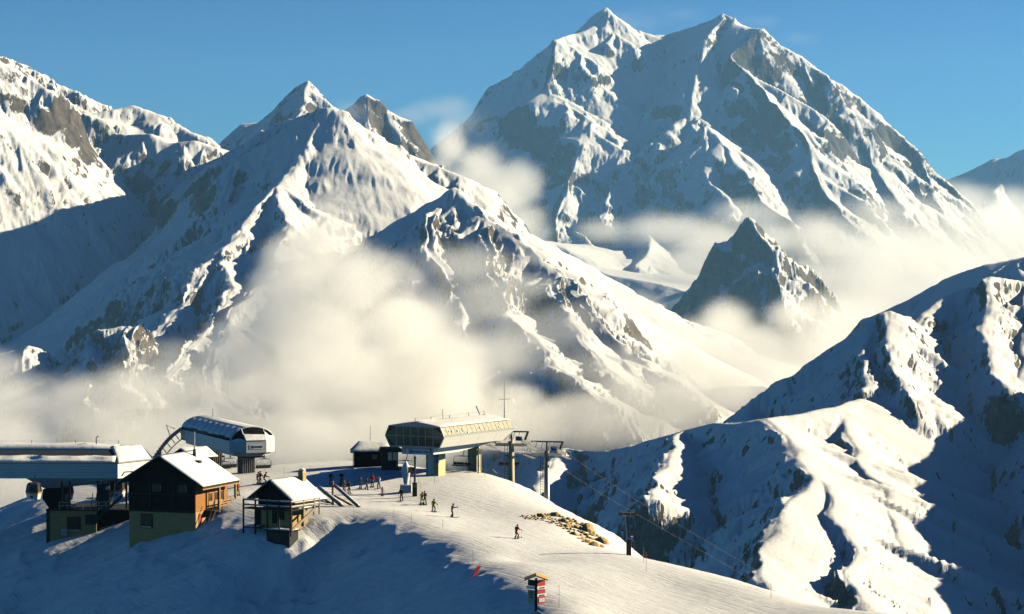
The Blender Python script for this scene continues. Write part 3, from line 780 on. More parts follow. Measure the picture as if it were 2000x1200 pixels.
class MB:
    """collects simple solids, then makes ONE mesh object"""
    def __init__(s): s.v, s.f = [], []
    def add(s, verts, faces):
        o = len(s.v); s.v += [tuple(v) for v in verts]; s.f += [tuple(i + o for i in f) for f in faces]; return s
    def box(s, x0, x1, y0, y1, z0, z1):
        v = [(x, y, z) for z in (z0, z1) for y in (y0, y1) for x in (x0, x1)]
        return s.add(v, [(0, 2, 3, 1), (4, 5, 7, 6), (0, 1, 5, 4), (2, 6, 7, 3), (0, 4, 6, 2), (1, 3, 7, 5)])
    def bar(s, a, b, w, h=None, roll=0.0):
        a, b = Vector(a), Vector(b); h = h or w; d = (b - a)
        if d.length < 1e-6: return s
        z = d.normalized(); x = z.cross(Vector((0, 0, 1)))
        if x.length < 1e-4: x = Vector((1, 0, 0))
        x.normalize(); y = x.cross(z)
        q = [(x * sx * w / 2 + y * sy * h / 2) for sx, sy in ((-1, -1), (1, -1), (1, 1), (-1, 1))]
        v = [a + c for c in q] + [b + c for c in q]
        return s.add(v, [(3, 2, 1, 0), (4, 5, 6, 7), (0, 1, 5, 4), (1, 2, 6, 5), (2, 3, 7, 6), (3, 0, 4, 7)])
    def tube(s, pts, r, n=8, cap=True):
        pts = [Vector(p) for p in pts]; rr = r if isinstance(r, (list, tuple)) else [r] * len(pts)
        o = len(s.v); last = None
        for i, p in enumerate(pts):
            d = (pts[min(i + 1, len(pts) - 1)] - pts[max(i - 1, 0)]).normalized()
            x = d.cross(Vector((0, 0, 1))) if last is None else (last - d * last.dot(d))
            if x.length < 1e-3: x = d.cross(Vector((0, 1, 0)))
            x.normalize(); last = x; y = d.cross(x)
            for k in range(n):
                a = 2 * math.pi * k / n
                s.v.append(tuple(p + (x * math.cos(a) + y * math.sin(a)) * rr[i]))
        for i in range(len(pts) - 1):
            for k in range(n):
                a, b = o + i * n + k, o + i * n + (k + 1) % n
                s.f.append((a, b, b + n, a + n))
        if cap:
            s.f.append(tuple(o + k for k in range(n - 1, -1, -1))); s.f.append(tuple(o + (len(pts) - 1) * n + k for k in range(n)))
        return s
    def prism(s, poly, a, b):
        """extrude a polygon of (x, z) along y from a to b"""
        n = len(poly)
        v = [(x, a, z) for x, z in poly] + [(x, b, z) for x, z in poly]
        return s.add(v, [tuple(range(n)), tuple(range(2 * n - 1, n - 1, -1))] + [(i, i + n, (i + 1) % n + n, (i + 1) % n) for i in range(n)])
    def prism_x(s, poly, a, b):
        """extrude a polygon of (y, z) along x"""
        n = len(poly)
        v = [(a, y, z) for y, z in poly] + [(b, y, z) for y, z in poly]
        return s.add(v, [tuple(range(n - 1, -1, -1)), tuple(range(n, 2 * n))] + [(i, (i + 1) % n, (i + 1) % n + n, i + n) for i in range(n)])
    def prism_z(s, poly, a, b):
        n = len(poly)
        v = [(x, y, a) for x, y in poly] + [(x, y, b) for x, y in poly]
        return s.add(v, [tuple(range(n - 1, -1, -1)), tuple(range(n, 2 * n))] + [(i, (i + 1) % n, (i + 1) % n + n, i + n) for i in range(n)])
    def ball(s, c, r, n=8, m=6, sq=(1, 1, 1)):
        o = len(s.v)
        for j in range(m + 1):
            th = math.pi * j / m
            for k in range(n):
                ph = 2 * math.pi * k / n
                s.v.append((c[0] + r * sq[0] * math.sin(th) * math.cos(ph), c[1] + r * sq[1] * math.sin(th) * math.sin(ph), c[2] + r * sq[2] * math.cos(th)))
        for j in range(m):
            for k in range(n):
                a, b = o + j * n + k, o + j * n + (k + 1) % n
                s.f.append((a, a + n, b + n, b))
        return s
    def make(s, name, m, parent=None, smooth_=False, bevel=0.0):
        me = bpy.data.meshes.new(name); me.from_pydata(s.v, [], s.f)
        bm = bmesh.new(); bm.from_mesh(me); bmesh.ops.recalc_face_normals(bm, faces=bm.faces)
        if bevel: bmesh.ops.bevel(bm, geom=list(bm.edges), offset=bevel, segments=1, affect='EDGES')
        bm.to_mesh(me); bm.free()
        if smooth_: me.polygons.foreach_set('use_smooth', np.ones(len(me.polygons), bool))
        me.materials.append(m if not isinstance(m, str) else K[m])
        return link(bpy.data.objects.new(name, me), parent)
def thing(name, label, cat, loc, rotz=0.0, group=None):
    o = bpy.data.objects.new(name, None); COL.objects.link(o)
    o.empty_display_size = .5
    o.location = loc; o.rotation_euler = (0, 0, rotz)
    setp(o, label=label, category=cat, group=group)
    return o
def tag(o, label, cat, group=None): return setp(o, label=label, category=cat, group=group)
def copy_tree(o, parent=None):
    c = o.copy(); COL.objects.link(c)
    if parent is not None: c.parent = parent
    for ch in list(o.children): copy_tree(ch, c)
    return c
def text(name, s, size, m, parent, loc, rot, depth=.01, bold=0.0):
    cu = bpy.data.curves.new(name, 'FONT'); cu.body = s; cu.size = size; cu.extrude = depth; cu.align_x = 'CENTER'; cu.align_y = 'CENTER'; cu.offset = bold
    cu.materials.append(K[m])
    tmp = bpy.data.objects.new(name, cu); COL.objects.link(tmp)
    dg = bpy.context.evaluated_depsgraph_get(); dg.update()
    me = bpy.data.meshes.new_from_object(tmp.evaluated_get(dg), depsgraph=dg)
    bpy.data.objects.remove(tmp)
    o = link(bpy.data.objects.new(name, me), parent)
    o.location = loc; o.rotation_euler = rot
    return o
def snow_cap(poly_fn, nx, ny, thick, seed, amp=.06):
    """a snow blanket over a roof plane; poly_fn(u, v) -> roof point; its rim sags and is uneven"""
    m = MB(); top, bot = [], []
    for j in range(ny + 1):
        for i in range(nx + 1):
            u, v = i / nx, j / ny
            p = Vector(poly_fn(u, v)); e = min(u, 1 - u, v, 1 - v)
            t = thick * (smooth(np.float64(min(1, e * 7))) * .75 + .25) + amp * float(vnoise(np.array([u * 6.0]), np.array([v * 6.0]), seed)[0]) * min(1, e * 9)
            top.append(p + Vector((0, 0, max(.04, t)))); bot.append(p + Vector((0, 0, .012)))
    n = (nx + 1) * (ny + 1); w = nx + 1
    f = []
    for j in range(ny):
        for i in range(nx):
            a = j * w + i
            f.append((a, a + 1, a + 1 + w, a + w)); f.append((n + a, n + a + w, n + a + w + 1, n + a + 1))
    rim = [i for i in range(w)] + [j * w + nx for j in range(1, ny + 1)] + [ny * w + i for i in range(nx - 1, -1, -1)] + [j * w for j in range(ny - 1, 0, -1)]
    for a, b in zip(rim, rim[1:] + rim[:1]): f.append((a, n + a, n + b, b))
    return m.add(top + bot, f)
# ================================================================== BUILDINGS AND LIFTS
# ---- round-roofed terminal: local x = nose direction
def round_terminal():
    X, Y, _ = P(500, 887, 340)
    g = gz(X, Y)
    t = thing('lift_terminal', 'white round-roofed chairlift terminal with blue snow on its barrel roof, sign reading SUISSES', 'lift station', (X, Y, g), math.atan2(-.925, .38))
    z0 = -26.45 - g; z1 = z0 + 1.6; zt = z1 + 1.95; HW = 3.25; xb = -29.0
    plan = [(xb, -HW), (-1.8, -HW), (0, -1.45), (0, 1.45), (-1.8, HW), (xb, HW)]
    # cladding: one panel per face
    for i in range(5):
        (xa, ya), (xc, yc) = plan[i], plan[i + 1]
        n = 7 if i in (0, 4) else (2 if i == 1 else 1)
        for k in range(n):
            a = Vector((xa, ya, 0)).lerp(Vector((xc, yc, 0)), k / n); b = Vector((xa, ya, 0)).lerp(Vector((xc, yc, 0)), (k + 1) / n)
            d = (b - a).normalized() * .012; a2, b2 = a + d, b - d
            o = (a2 - b2).cross(Vector((0, 0, 1))).normalized() * .08
            if o.dot(Vector((a2.x + 10, a2.y, 0))) < 0 and abs(a2.y) < 1: o = -o
            q = [a2, b2, b2 - o * .9, a2 - o * .9]
            MB().prism_z([(p.x, p.y) for p in q], z0, z1).make('wall_panel', 'white', t)
    MB().prism_z([(x * 1.0 - .1, y * .985) for x, y in plan], z0 + .05, z1 - .02).make('core', 'grey', t)
    MB().prism_z([(xb + .5, -2.7), (-2.0, -2.7), (-.5, -1.2), (-.5, 1.2), (-2.0, 2.7), (xb + .5, 2.7)], z0 - .55, z0 + .05).make('skirt', 'grey', t)
    MB().box(-9, -.9, -1.6, 1.6, z0 - .8, z0 - .54).make('machinery_tray', 'dark', t)
    # barrel roof
    def barrel(r0, r1, xa, xc, a0, a1, n):
        m = MB(); v = []; 
        for r in (r0, r1):
            for x in (xa, xc):
                for k in range(n + 1):
                    a = a0 + (a1 - a0) * k / n
                    v.append((x, -HW * math.cos(a) * (r), z1 + 1.95 * math.sin(a) * r))
        f = []; w = n + 1
        for k in range(n):
            f += [(k, k + 1, w + k + 1, w + k), (2 * w + k, 3 * w + k, 3 * w + k + 1, 2 * w + k + 1), (k, 2 * w + k, 2 * w + k + 1, k + 1), (w + k, w + k + 1, 3 * w + k + 1, 3 * w + k)]
        f += [(0, w, 3 * w, 2 * w), (n, 2 * w + n, 3 * w + n, w + n)]
        return m.add(v, f)
    barrel(.96, .99, xb, -1.8, 0, math.pi, 16).make('roof', 'dark', t, True)
    for k in range(9):
        xa = xb + (27.2 / 9) * k
        barrel(.99, 1.012 + .008 * (k % 2), xa + .03, xa + 2.95, .20 + .10 * ((k * 7) % 5) / 5, math.pi - .1, 16).make('roof_snow', 'snow', t, True)
    barrel(1.0, 1.05, xb + 1, -1.9, 1.15, math.pi - .6, 10).make('ridge_snow', 'snow', t, True)
    # glazed hood at the nose
    A = [(-1.8, -HW * math.cos(a) * .99, z1 + 1.95 * math.sin(a) * .99) for a in [math.pi * i / 12 for i in range(13)]]
    L0, L1 = (0, -1.45, z1 + .02), (0, 1.45, z1 + .02)
    MB().add([L0, L1, A[8], A[7], A[6], A[5], A[4]], [(0, 1, 2, 3, 4, 5, 6)]).make('hood_pane', 'glass', t)
    MB().add([L0, A[4], A[3], A[2], A[1], A[0]], [(0, 1, 2, 3, 4, 5)]).make('hood_pane', 'glass', t)
    MB().add([L1, A[12], A[11], A[10], A[9], A[8]], [(0, 1, 2, 3, 4, 5)]).make('hood_pane', 'glass', t)
    mid = lambda a, b, k: tuple(Vector(a).lerp(Vector(b), k))
    off = Vector((.09, 0, .09))
    def slab(pts, th=.14):
        v = [Vector(p) + Vector((.02, 0, .03)) for p in pts] + [Vector(p) + Vector((th, 0, th)) for p in pts]; n = len(pts)
        return MB().add(v, [tuple(range(n)), tuple(range(2 * n - 1, n - 1, -1))] + [(i, (i + 1) % n, (i + 1) % n + n, i + n) for i in range(n)])
    slab([L0, L1, mid(L1, A[8], .45), mid(mid(L0, L1, .5), A[6], .42), mid(L0, A[4], .52)]).make('hood_snow', 'snow', t)
    slab([L1, A[12], A[11], mid(L1, A[10], .6), mid(L1, A[8], .7)]).make('hood_snow', 'snow', t)
    slab([mid(L0, A[0], .1), mid(L0, A[0], .95), mid(L0, A[1], .6), mid(L0, A[2], .25)], .08).make('hood_snow', 'snow', t)
    for a, b in ((L0, A[4]), (L1, A[8]), (L0, L1), (L0, A[0]), (L1, A[12])):
        MB().bar(a, b, .12).make('hood_frame', 'white_plain', t)
    MB().tube(A, .09, 6).make('hood_arch', 'white_plain', t)
    # pillars with ribs
    for x, w in ((-5, .95), (-22, .9)):
        MB().box(x - 1.2, x + 1.2, -w, w, -3, z0 - .5).make('pillar', 'dark', t)
        for k in range(6):
            yy = -w + .15 + k * (2 * w - .3) / 5
            MB().box(x + 1.2, x + 1.27, yy - .06, yy + .06, -1, z0 - .6).make('pillar_rib', 'steel', t)
    MB().box(0.075, .10, -.95, 1.0, z0 + .5, z0 + 1.15).make('sign_board', 'sign_white', t)
    MB().box(.10, .115, -.72, -.36, z0 + .62, z0 + 1.02).make('sign_emblem', 'blue', t)
    text('sign_lettering', 'SUISSES', .36, 'blue', t, (.112, .34, z0 + .82), (rad(90), 0, rad(90)), bold=.006)
    MB().tube([(xb + 6, 0, zt - .1), (xb + 6, 0, zt + 1.3)], .035, 5).make('antenna', 'black', t)
    MB().bar((xb - 1, -2.2, z1 + .6), (xb + .2, -2.2, z1 + .9), .12).bar((xb - 1, -2.2, z1 + .6), (xb - .4, -2.2, z0), .12).make('end_bracket', 'steel', t)
    return t
round_terminal()

# ---- glazed terminal with the yellow pillars
def glass_terminal():
    X, Y = -13.0, 322.0
    g = -28.75
    t = thing('lift_terminal', 'cream glazed chairlift terminal on yellow concrete pillars, sign reading MARMOTTES', 'lift station', (X, Y, g), math.atan2(-.866, -.5))
    pr = [(-3.9, 4.5), (-4.6, 5.9), (-4.0, 7.2), (0, 7.8), (4.0, 7.2), (4.6, 5.9), (3.9, 4.5)]
    L = -18.6
    MB().prism_x([(y * .965, 6 + (z - 6) * .95) for y, z in pr], L + .1, -.12).make('body', 'dark', t)
    # front glazing: frames and panes
    cols = [-4.5, -2.85, -1.72, -.56, .62, 1.72, 2.9, 4.5]
    def zb(y): return 4.5 if abs(y) <= 3.9 else 4.5 + (abs(y) - 3.9) * 2
    def ztop(y): return min(7.8 - abs(y) * .15, 7.2 if abs(y) < 4.0 else 7.2 - (abs(y) - 4.0) * 2.17)
    for r, (za, zc) in enumerate(((4.55, 5.86), (5.94, 7.12))):
        for a, b in zip(cols[:-1], cols[1:]):
            a2, b2 = a + .05, b - .05
            if r == 0: q = [(a2, max(za, zb(a2))), (b2, max(za, zb(b2))), (b2, zc), (a2, zc)]
            else: q = [(a2, za), (b2, za), (b2, min(zc, ztop(b2))), (a2, min(zc, ztop(a2)))]
            MB().prism_x(q, -.06, -.02).make('pane', 'glass_amber', t)
    MB().box(-.11, .02, -4.5, 4.5, 5.86, 5.94).make('mullion', 'grey', t)
    for c in cols[1:-1]: MB().box(-.11, .03, c - .05, c + .05, 4.5, 7.15).make('mullion', 'grey', t)
    MB().prism_x([(-4.0, 7.12), (4.0, 7.12), (4.0, 7.26), (0, 7.85), (-4.0, 7.26)], -.15, .06).make('gable_panel', 'grey', t)
    for i in range(6):
        if i in (2, 3): continue
        MB().bar((-.02, *pr[i]), (-.02, *pr[i + 1]), .16).make('front_frame', 'grey', t)
    MB().bar((-.02, *pr[0]), (-.02, *pr[6]), .2).make('front_frame', 'grey', t)
    # right flank: slanted panes above, white panels below
    n = 17
    for k in range(n):
        xa, xc = -.1 + (L + .3) * k / n, -.1 + (L + .3) * (k + 1) / n
        for s in (1, -1):
            MB().add([(xa - .04, 4.52 * s, 6.12), (xc + .04, 4.52 * s, 6.12), (xc + .04, 4.03 * s, 7.16), (xa - .04, 4.03 * s, 7.16), (xa - .04, 4.40 * s, 6.10), (xc + .04, 4.40 * s, 6.10), (xc + .04, 3.92 * s, 7.14), (xa - .04, 3.92 * s, 7.14)],
                     [(0, 1, 2, 3), (7, 6, 5, 4), (0, 4, 5, 1), (1, 5, 6, 2), (2, 6, 7, 3), (3, 7, 4, 0)]).make('flank_pane', 'glass_pale', t)
    for s in (1, -1):
        MB().bar((-.1, 4.56 * s, 6.0), (L, 4.56 * s, 6.0), .12, .22).make('gutter', 'grey', t)
        for k in range(4):
            xa, xc = -.1 + L * k / 4, -.1 + L * (k + 1) / 4 + .03
            MB().add([(xa, 4.62 * s, 5.88), (xc, 4.62 * s, 5.88), (xc, 3.92 * s, 4.48), (xa, 3.92 * s, 4.48), (xa, 4.5 * s, 5.88), (xc, 4.5 * s, 5.88), (xc, 3.8 * s, 4.48), (xa, 3.8 * s, 4.48)],
                     [(0, 1, 2, 3), (7, 6, 5, 4), (0, 4, 5, 1), (1, 5, 6, 2), (2, 6, 7, 3), (3, 7, 4, 0)]).make('flank_panel', 'white_plain', t)
    rng = random.Random(3)
    for k in range(9):
        x = -1.5 - rng.random() * 16; u = rng.random() * .5
        y0 = 4.57 - u * .5; z0 = 6.15 + u * 1.1; w = .08 + rng.random() * .13
        MB().ball((x, y0, z0), w, 8, 5, (1.1, .35, 1.2)).make('stuck_snow', 'snow', t, True)
    MB().box(L + .05, L + .15, -3.8, 3.8, 4.5, 7.2).make('back_wall', 'dark', t)
    for s in (1, -1):
        snow_cap(lambda u, v, s=s: (.1 + (L - .1) * u, s * 4.05 * v, 7.82 - .6 * v), 26, 8, .16, 5 + s, .05).make('roof_snow', 'snow', t, True)
    # underside
    MB().add([(-.6, -2.4, 3.5), (-.6, 2.6, 3.5), (-.6, 2.6, 4.5), (-.6, -2.4, 4.5), (-7, -2.4, 3.45), (-7, 2.6, 3.45), (-16.5, 2.9, 4.3), (-16.5, -2.4, 4.3), (-16.5, 2.9, 4.5), (-16.5, -2.4, 4.5)],
             [(0, 1, 2, 3), (0, 4, 5, 1), (4, 7, 6, 5), (1, 5, 6, 8, 2), (0, 3, 9, 7, 4), (7, 9, 8, 6), (3, 2, 8, 9)]).make('soffit', 'white_plain', t)
    MB().box(-.6, -.3, -2.2, 2.2, 3.45, 4.35).make('sign_beam', 'grey', t)
    MB().box(-.3, -.22, -1.55, 2.15, 3.45, 4.15).make('sign_board', 'sign_white', t)
    MB().box(-.22, -.2, -1.0, -.55, 3.52, 4.1).make('sign_emblem', 'blue', t)
    text('emblem_letter', 'L', .5, 'sign_white', t, (-.195, -.77, 3.81), (rad(90), 0, rad(90)))
    text('sign_lettering', 'MARMOTTES', .42, 'blue', t, (-.205, .72, 3.8), (rad(90), 0, rad(90)), bold=.008)
    MB().tube([(-.22, 1.98, 3.8), (-.2, 1.98, 3.8)], .11, 10).make('sign_symbol', 'blue', t)
    MB().box(-7.1, -5.2, -1.5, .5, -4, 3.5).make('pillar', 'concrete', t, bevel=.06)
    MB().box(-5.2, -5.12, -1.1, -.2, 0, 3.0).make('pillar_door', 'white_plain', t)
    MB().box(-17.3, -16.0, -1.4, .1, -5, 4.35).make('pillar', 'concrete', t, bevel=.06)
    for zz in (2.9, 2.2): MB().tube([(-5.15, .45, zz), (-5.0, .45, zz)], .26, 12).make('signal_disc', 'blue', t)
    # maintenance mast with ladder between the pillars
    MB().tube([(-12.2, 2.6, 0), (-12.2, 2.6, 5.2)], .09, 6).bar((-12.2, 2.6, 5.0), (-8.8, 2.6, 4.8), .16).make('service_mast', 'black', t)
    for s in (-.25, .25): MB().tube([(-15.0 + s, 1.2, .2), (-15.0 + s, 1.2, 4.3)], .04, 5).make('ladder_rail', 'steel', t)
    for k in range(10): MB().tube([(-15.25, 1.2, .5 + k * .4), (-14.75, 1.2, .5 + k * .4)], .03, 5).make('ladder_rung', 'steel', t)
    # rods along the ridge, joined by a wire, and the tall antenna
    rods = [(-.2, .55), (-4.2, .5), (-7.2, 1.3), (-9.0, .45), (-14, .5), (-18.2, .6)]
    for x, h in rods: MB().tube([(x, 0, 7.8), (x + .1, 0, 7.8 + h)], .04, 5).make('ridge_rod', 'black', t)
    MB().tube([(x, 0, 7.75 + min(h, .55)) for x, h in rods], .012, 4).make('ridge_wire', 'steel', t)
    MB().tube([(-18.3, 3.2, 7.2), (-18.3, 3.2, 12.6)], [.07, .025], 5).tube([(-18.3, 2.3, 10.0), (-18.3, 4.1, 10.1)], .03, 5).make('antenna', 'black', t)
    MB().bar((-18.4, -.8, 7.7), (-18.0, -1.2, 9.0), .12).make('white_boom', 'white_plain', t)
    return t
glass_terminal()

# ---- gondola station on the left
def gondola_station():
    t = thing('gondola_station', 'long white-clad gondola station with snowy roof over an ochre ground floor', 'lift station', (-56, 312, -33.0), 0)
    o = Vector((-56, 312, -33.0))
    def l(px, py, Y): v = Vector(P(px, py, Y)) - o; return v
    zb, zw = l(150, 935, 312).z, l(150, 904.5, 312).z; zr = l(150, 874, 316).z
    xl = l(-260, 900, 312).x; xa = l(230, 900, 312).x; xb = xa + 3.4
    n = 7
    for k in range(n):
        a, b = xl + (xa - xl) * k / n, xl + (xa - xl) * (k + 1) / n
        MB().box(a + .008, b - .008, 0, .12, zb, zw).make('wall_panel', 'white', t)
    MB().add([(xa, 0, zb), (xb, 6, zb), (xb, 6, zw), (xa, 0, zw), (xa - .1, .1, zb), (xb - .1, 6.1, zb), (xb - .1, 6.1, zw), (xa - .1, .1, zw)], [(0, 1, 2, 3), (7, 6, 5, 4), (0, 3, 7, 4), (1, 5, 6, 2), (3, 2, 6, 7), (0, 4, 5, 1)]).make('end_wall', 'white_plain', t)
    MB().prism_z([(xl, .13), (xa - .15, .13), (xb - .15, 6.0), (xb - .15, 8), (xl, 8)], zb + .02, zw - .02).make('core', 'grey', t)
    MB().bar((xl, -.08, zw + .02), (xa + .05, -.08, zw + .02), .2, .16).bar((xa + .05, -.08, zw + .02), (xb + .1, 6, zw + .02), .2, .16).make('gutter', 'grey', t)
    # roof: bare corrugated strip between the ridge snow and the slipped snow at the eave
    y1 = 4.2
    MB().add([(xl, 0, zw + .05), (xa, 0, zw + .05), (xa - 1.6, y1, zr), (xl, y1, zr), (xb, 6, zw + .05), (xb - 1.6, 8, zr), (xl, 8, zr), (xl, 0, zw - .02), (xa, 0, zw - .02), (xb, 6, zw - .02), (xb, 8, zw - .02), (xl, 8, zw - .02), (xb, 8, zw + .05)],
             [(0, 1, 2, 3), (1, 4, 5, 2), (3, 2, 5, 6), (0, 7, 8, 1), (1, 8, 9, 4), (4, 12, 5), (4, 9, 10, 12), (7, 11, 10, 9, 8)]).make('roof', stripes('corrugated_roof', (.05, .06, .085), (.015, .018, .028), 0, 3.0, .5), t)
    snow_cap(lambda u, v: (xl + (xa - .4 - xl) * u - 0 * v, .1 + 1.7 * v * (.75 + .35 * math.sin(u * 23) * .5 + .2 * math.sin(u * 51)), zw + .06 + (zr - zw) * (.1 + 1.7 * v) / y1 * .98), 70, 6, .16, 12, .12).make('slipped_snow', 'snow', t, True)
    snow_cap(lambda u, v: (xl + (xa - 1.0 - xl) * u, y1 * .84 + (8 - y1 * .84) * v, zw + (zr - zw) * min(1, (y1 * .84 + (8 - y1 * .84) * v) / y1) + .01), 60, 8, .34, 17, .14).make('roof_snow', 'snow', t, True)
    snow_cap(lambda u, v: tuple(Vector((xa - .05, 0.05, zw + .07)).lerp(Vector((xb, 6, zw + .07)), u).lerp(Vector((xa - 1.5, y1, zr + .1)).lerp(Vector((xb - 1.6, 8, zr - .05)), u), v)), 14, 10, .3, 19, .08).make('hip_snow', 'snow', t, True)
    for px, h in ((62, .6), (148, .55), (232, .55)):
        c = l(px, 872, 317); MB().tube([(c.x, c.y, zr), (c.x, c.y, zr + .3 + h)], .035, 5).make('ridge_rod', 'black', t)
    MB().tube([(l(p, 872, 317).x, 5, zr + .75) for p in (-200, 62, 148, 232)], .012, 4).make('ridge_wire', 'steel', t)
    c = l(188, 872, 317)
    MB().tube([(c.x, 5, zr), (c.x, 5, zr + 1.15), (c.x + .12, 5, zr + 1.3), (c.x + .34, 5, zr + 1.33)], .07, 7).make('vent_pipe', 'black', t)
    # lamp arm at the end wall
    c = l(235, 930, 312); MB().bar((c.x + .2, -.25, c.z), (c.x + .6, -.5, c.z + .55), .12).bar((c.x + .6, -.5, c.z + .55), (c.x + 1.7, -.5, c.z + .6), .14).make('lamp_arm', 'black', t)
    # funnel-shaped grey underside
    a, b, c2, d = l(50, 936, 312), l(245, 936, 312), l(215, 950, 312), l(84, 956, 312)
    v = []
    for yy, k in ((.2, 0), (6.5, 0)):
        v += [(a.x, yy, zb), (b.x, yy, zb), (c2.x, yy + .4, zb - .5), (l(118, 956, 312).x, yy + .3, zb - 1.25), (d.x, yy + .4, zb - 1.3)]
    MB().add(v, [(0, 1, 2, 3, 4), (9, 8, 7, 6, 5), (0, 5, 6, 1), (1, 6, 7, 2), (2, 7, 8, 3), (3, 8, 9, 4), (4, 9, 5, 0)]).make('underside', 'grey', t)
    # dark timber end and ochre ground floor
    za, zf = l(100, 998, 310).z, -4.0
    x0, x1 = l(92, 1000, 311).x, l(186, 1000, 311).x
    MB().prism([(l(82, 957, 312).x, l(82, 957, 312).z), (l(120, 957, 312).x, l(120, 957, 312).z), (l(120, 957, 312).x, za), (x0, za), (l(81, 975, 312).x, l(81, 975, 312).z)], .5, 6).make('timber_end', 'wood_dark', t)
    MB().box(x0, x1, -.2, 7, zf, za - .12).make('ground_floor', 'yellow_wall', t)
    MB().box(x0 - .25, x0 + .15, -.28, .3, zf, za - .1).make('corner_pier', 'dark', t)
    MB().box(x0 - .2, l(250, 1000, 311).x, -.9, 7, za - .12, za + .06).make('platform', 'dark', t)
    w0, w1 = l(130, 1012, 311), l(154, 1037, 311)
    f = MB().box(w0.x - .08, w1.x + .08, -.27, -.19, w1.z - .08, w0.z + .08).make('window', 'wood_dark', t)
    MB().box(w0.x, w1.x, -.29, -.262, w1.z, w0.z).make('pane', 'glass', f)
    MB().box(w0.x, w1.x, -.36, -.30, w1.z - .05, w1.z + .03).make('sill_snow', 'snow', f)
    for px, py in ((121, 1043), (158, 1056)):
        c = l(px, py, 310); MB().box(c.x - .4, c.x + .4, -.55, -.2, c.z - .45, c.z + .3).make('meter_box', 'grey', t); MB().box(c.x - .42, c.x + .42, -.6, -.18, c.z + .3, c.z + .38).make('box_snow', 'snow', t)
    # recess with stairs between station and chalet
    MB().box(x1 + .02, l(256, 1000, 311).x, 1.2, 7, zf, za - .13).make('recess_wall', 'wood_dark', t)
    s0, s1 = l(182, 1020, 310), l(240, 968, 312)
    for yy in (-.85, .05): MB().bar((s0.x, yy, s0.z), (s1.x, yy, s1.z), .08, .3).make('stair_string', 'black', t)
    for k in range(11):
        q = k / 10; MB().box(s0.x + (s1.x - s0.x) * q - .16, s0.x + (s1.x - s0.x) * q + .16, -.85, .05, s0.z + (s1.z - s0.z) * q + .1, s0.z + (s1.z - s0.z) * q + .15).make('stair_tread', 'black', t)
    MB().bar((s0.x, -.9, s0.z + 1), (s1.x, -.9, s1.z + 1), .06).make('stair_rail', 'steel', t)
    c = l(173, 1018, 310); MB().box(c.x - .7, c.x + .7, -.42, -.34, c.z - .65, c.z + .65).make('notice_board', 'dark', t)
    # platform: posts, rail, machine house, wheel guard
    for px in (120, 135, 190, 212, 246):
        c = l(px, 980, 312); MB().box(c.x - .12, c.x + .12, .3, .55, za, zb - .2).make('post', 'black', t)
    MB().box(l(192, 940, 312).x, l(212, 940, 312).x, .4, 3, za, l(200, 948, 312).z).make('machine_cabin', 'dark', t)
    for zz in (.55, 1.0): MB().bar((l(118, 980, 312).x, -.8, za + zz), (l(246, 980, 312).x, -.8, za + zz), .06).make('platform_rail', 'steel', t)
    for k in range(9):
        x = l(118, 980, 312).x + k * 1.02; MB().box(x - .03, x + .03, -.83, -.77, za, za + 1.02).make('rail_post', 'steel', t)
    c = l(209, 954, 312); MB().tube([(c.x, .2, c.z), (c.x, .28, c.z)], .28, 14).make('dial', 'grey', t)
    for px in (172, 180): c = l(px, 965, 312); MB().bar((c.x, 2.4, za), (c.x + .2, 2.4, za + 1.9), .1).make('gantry_leg', 'black', t)
    MB().bar((l(162, 962, 312).x, 2.4, za + 1.2), (l(190, 962, 312).x, 2.4, za + 1.2), .14).make('gantry_beam', 'black', t)
    return t
gondola_station()
def cabin_mesh(loc, rotz, label, s=1.0):
    t = thing('gondola_cabin', label, 'gondola cabin', loc, rotz, 'gondola cabins at the left station')
    def ring(pts, z, k): return [(x * k, y * k, z) for x, y in pts]
    oc = [(1.0, .45), (.55, .9), (-.55, .9), (-1.0, .45), (-1.0, -.45), (-.55, -.9), (.55, -.9), (1.0, -.45)]
    def shell(z0, k0, z1, k1):
        v = ring(oc, z0, k0) + ring(oc, z1, k1)
        return MB().add(v, [tuple(range(7, -1, -1)), tuple(range(8, 16))] + [(i, (i + 1) % 8, (i + 1) % 8 + 8, i + 8) for i in range(8)])
    shell(-2.1, .82, -1.35, .98).make('lower_shell', 'sign_white', t)
    shell(-1.35, 1.0, -1.15, 1.0).make('belt', 'orange', t)
    shell(-1.14, .96, -.2, .80).make('window_band', 'glass_amber', t)
    shell(-.2, .84, .02, .62).make('roof', 'dark', t)
    for i in range(8): MB().bar((oc[i][0], oc[i][1], -1.15), (oc[i][0] * .82, oc[i][1] * .82, -.18), .07).make('window_post', 'dark', t)
    MB().tube([(0, 0, 0), (0, 0, .5), (.25, 0, .9), (.25, 0, 1.3)], .06, 6).make('hanger', 'black', t)
    MB().box(-.5, -.1, -.9, -.84, -1.85, -1.6).make('door_mark', 'red', t)
    MB().bar((.2, -.88, -2.1), (.2, -.92, -2.5), .06).make('ski_holder', 'steel', t)
    return t
cabin_mesh(P(66, 943, 309), rad(10), 'gondola cabin hanging clear of the station at the far left')
cabin_mesh(P(128, 945, 315), rad(0), 'gondola cabin standing in the dark under the station')
cabin_mesh(P(230, 939, 314), rad(15), 'sunlit gondola cabin beside the dark chalet gable')

